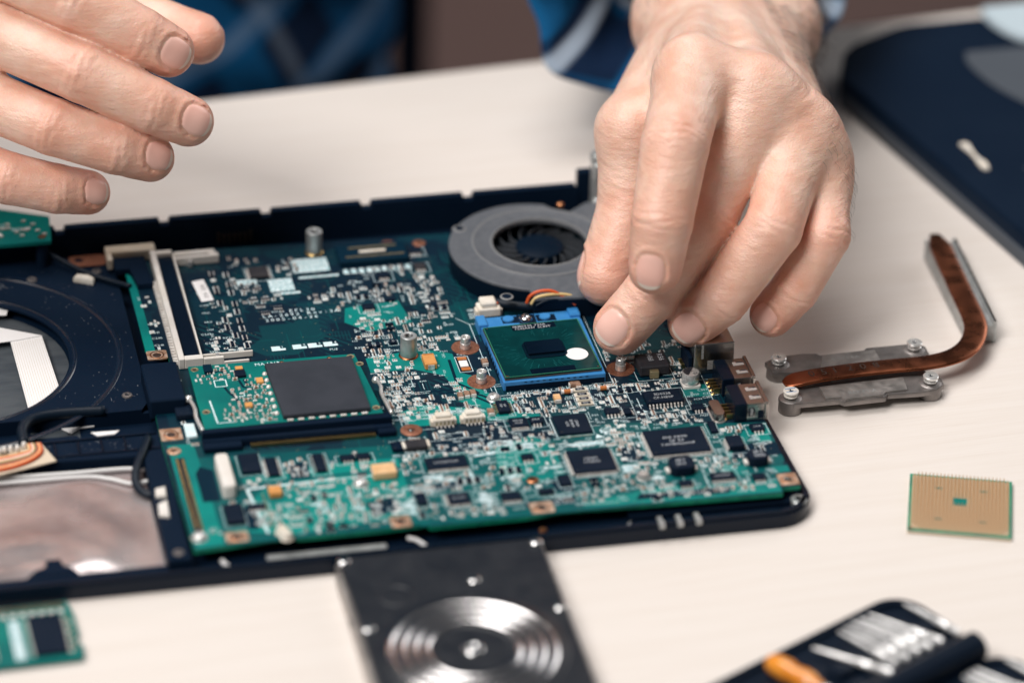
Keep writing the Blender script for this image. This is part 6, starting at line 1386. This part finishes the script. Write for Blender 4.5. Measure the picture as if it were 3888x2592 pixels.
# natural redness at joints and fingertips
fl_ = np.zeros(len(PB), np.float32)
for D in (LH, RH):
    for q, ch in D.items():
        for i, c in enumerate(ch):
            d = np.linalg.norm(PB-np.array(c), axis=1); fl_ = np.maximum(fl_, (.8 if i == len(ch)-1 else .55)*np.exp(-(d/12.5)**2*1.1)*(1 if i else .6))
at_ = me.attributes.new('flush', 'FLOAT', 'POINT'); at_.data.foreach_set('value', fl_)
person = tag(link('person', me), 'person in a blue plaid shirt seating the processor with one hand', 'person')
from mathutils.bvhtree import BVHTree
bv = BVHTree.FromPolygons([tuple(p) for p in PL], [tuple(int(i) for i in q) for q in QL]); bv2 = BVHTree.FromPolygons([tuple(p) for p in PR], [tuple(int(i) for i in q) for q in QR])
for i_, sp_ in enumerate(nails): nail_mesh(sp_, bv if i_ < nL else bv2).build('fingernail', ['nail', 'nail_edge'], person, smooth=50)

# ---------------- shirt: trunk and sleeves, with folds
fs_ = Field((-590, 200, -330), (340, 700, 420), 5.0)
F = trunk(fs_, 9, arms=False); fs_.cone(F, SHL, EL, 60, 48, 30); fs_.cone(F, SHR, ER, 60, 48, 30)
fs_.cone(F, ER, (-360, 300, 95), 52, 48, 26)
X, Y, Z = np.meshgrid(*fs_.ax, indexing='ij', sparse=True)
wob = 5.5*np.sin(X*.045+Z*.06)*np.sin(Y*.05-Z*.03+1)+3.0*np.sin(X*.11-Y*.09+Z*.13)
F = F+wob*.9
PS, QS = fs_.surface(F); PS = relax(PS, QS, 6, .5)
me = bpy.data.meshes.new('shirt'); me.from_pydata((PS*MM).tolist(), [], QS.tolist()); me.shade_smooth(); me.materials.append(MATS['plaid_cloth']); link('shirt', me, person)
# loose rolled sleeve: opening ring, hem turned inwards, cloth running back to the elbow
cuff = np.array([(69, 211, 66), (69, 203, 53), (74, 195, 41), (84, 190, 32), (97, 186, 27), (114, 184, 27), (136, 184, 29), (158, 186, 35), (175, 188, 41), (183, 192, 48), (187, 199, 60), (181, 207, 74), (161, 215, 84), (133, 219, 88), (101, 220, 85), (81, 217, 77)], float)
NS = 96; tt = np.arange(NS)/NS*16; i0 = np.floor(tt).astype(int); f_ = (tt-i0)[:, None]
def cr_(k): return cuff[(i0+k) % 16]
ring0 = .5*(2*cr_(0)+(cr_(1)-cr_(-1))*f_+(2*cr_(-1)-5*cr_(0)+4*cr_(1)-cr_(2))*f_**2+(3*cr_(0)-cr_(-1)-3*cr_(1)+cr_(2))*f_**3)
C0 = ring0.mean(0); axd = unit(EL-C0); e1 = unit(np.cross(axd, (0, 0, 1))); e2 = np.cross(e1, axd); aa = np.arctan2((ring0-C0) @ e2, (ring0-C0) @ e1)
circ = EL+48*(np.cos(aa)[:, None]*e1+np.sin(aa)[:, None]*e2)
rows = []; cloth = []
for k, s_ in enumerate((.52, .30, .14, .06, .02, -.02, -.045, -.05, -.03, .02, .08, .15, .16, .2, .3, .42, .55, .7, .85, 1.0)):
    base_ = ring0*(1-max(0, s_))+circ*max(0, s_)+axd*min(0, s_)*150; ce = base_.mean(0); inner = k < 6
    off = (-6.0 if k < 5 else (-3.0 if k == 5 else (0 if k == 6 else 4.5)))
    if k == 12: off = 1.0
    rad_ = base_-ce; rad_ = rad_/np.linalg.norm(rad_, axis=1)[:, None]; th_ = np.arange(NS)/NS*2*math.pi
    fold = 3.2*np.sin(3*th_+s_*9)+2.4*np.sin(7*th_-s_*14+1)+1.4*np.sin(11*th_+s_*21)
    rows.append(base_+rad_*(off+fold*(.55 if k in (6, 7, 8) else 1))[:, None]+axd*(2.0*np.sin(5*th_))[:, None]); cloth.append(np.stack([np.arange(NS)/NS*.40, np.full(NS, .19*(s_+.06)*(1 if not inner else -1)), np.zeros(NS)], 1))
PS2 = np.concatenate(rows); QS2 = np.array([(k*NS+i, k*NS+(i+1) % NS, (k+1)*NS+(i+1) % NS, (k+1)*NS+i) for k in range(len(rows)-1) for i in range(NS)])
me = bpy.data.meshes.new('sleeve'); me.from_pydata((PS2*MM).tolist(), [], QS2.tolist()); me.shade_smooth(); me.materials.append(MATS['plaid_sleeve'])
ca = me.attributes.new('cloth', 'FLOAT_VECTOR', 'POINT'); ca.data.foreach_set('vector', np.concatenate(cloth).astype(np.float32).ravel())
slv = link('sleeve', me, person); sd_ = slv.modifiers.new('s', 'SUBSURF'); sd_.levels = 1; sd_.render_levels = 1
m = MB(); m.tube([(-200, 500, -320), (-215, 420, -300), (-230, 330, -310), (-235, 320, -500), (-235, 330, -725)], [85, 80, 70, 60, 50], 18); m.tube([(-80, 500, -320), (-60, 420, -300), (-50, 330, -310), (-45, 320, -500), (-45, 330, -725)], [85, 80, 70, 60, 50], 18); m.tube([(-260, 505, -290), (-20, 505, -290)], 95, 18); m.build('trousers', 'jeans', person, smooth=180)
# ---------------- hair on wrist and forearm
rh = np.random.RandomState(8); hm = MB()
nrm = np.zeros((len(PL), 3), np.float32); me_n = np.zeros(len(PB)*3, np.float32); person.data.vertices.foreach_get('normal', me_n); nrm = me_n.reshape(-1, 3)[:len(PL)]
def hairs(n, mask, lmin, lmax, dirn, r0=.065):
    ids = np.nonzero(mask)[0]
    if not len(ids): return
    for i in rh.choice(ids, min(n, len(ids)), replace=False):
        p0, nr = PL[i], nrm[i]; d = unit(np.array(dirn)+rh.randn(3)*.25); d = unit(d-nr*np.dot(d, nr)*.85+nr*.22); L_ = rh.uniform(lmin, lmax)
        p1 = p0+d*L_*.5+nr*L_*.12; p2 = p0+unit(d+np.array((0, 0, -.25)))*L_
        hm.tube([p0-nr*.2, p1, p2], [r0, r0*.8, .015], 3, caps=False)
X_, Y_, Z_ = PL[:, 0], PL[:, 1], PL[:, 2]; vis = nrm @ VF < .35
axx = 118+(Y_-110)*.30
hairs(900, (Y_ > 118) & vis & (X_ > axx+2), 5, 11, (.45, -.8, -.2)); hairs(420, (Y_ > 130) & vis & (X_ <= axx+2), 5, 10, (.1, -.9, -.1)); hairs(300, (Y_ > 66) & (Y_ < 120) & (X_ > 124) & vis & (nrm[:, 0] > .35), 4, 9, (.4, -.8, -.35), .055); hairs(60, (Y_ > 40) & (Y_ < 80) & (X_ > 122) & vis & (nrm[:, 0] > .3), 3, 7, (.3, -.8, -.4), .05)
hairs(60, (Y_ > 4) & (Y_ < 26) & (X_ > 116) & (Z_ > 52) & vis & (nrm[:, 0] > .45), 3, 5, (.3, -.5, -.7), .042)
p = hm.build('body_hair', 'hair', person, fix=False); p['kind'] = 'stuff'
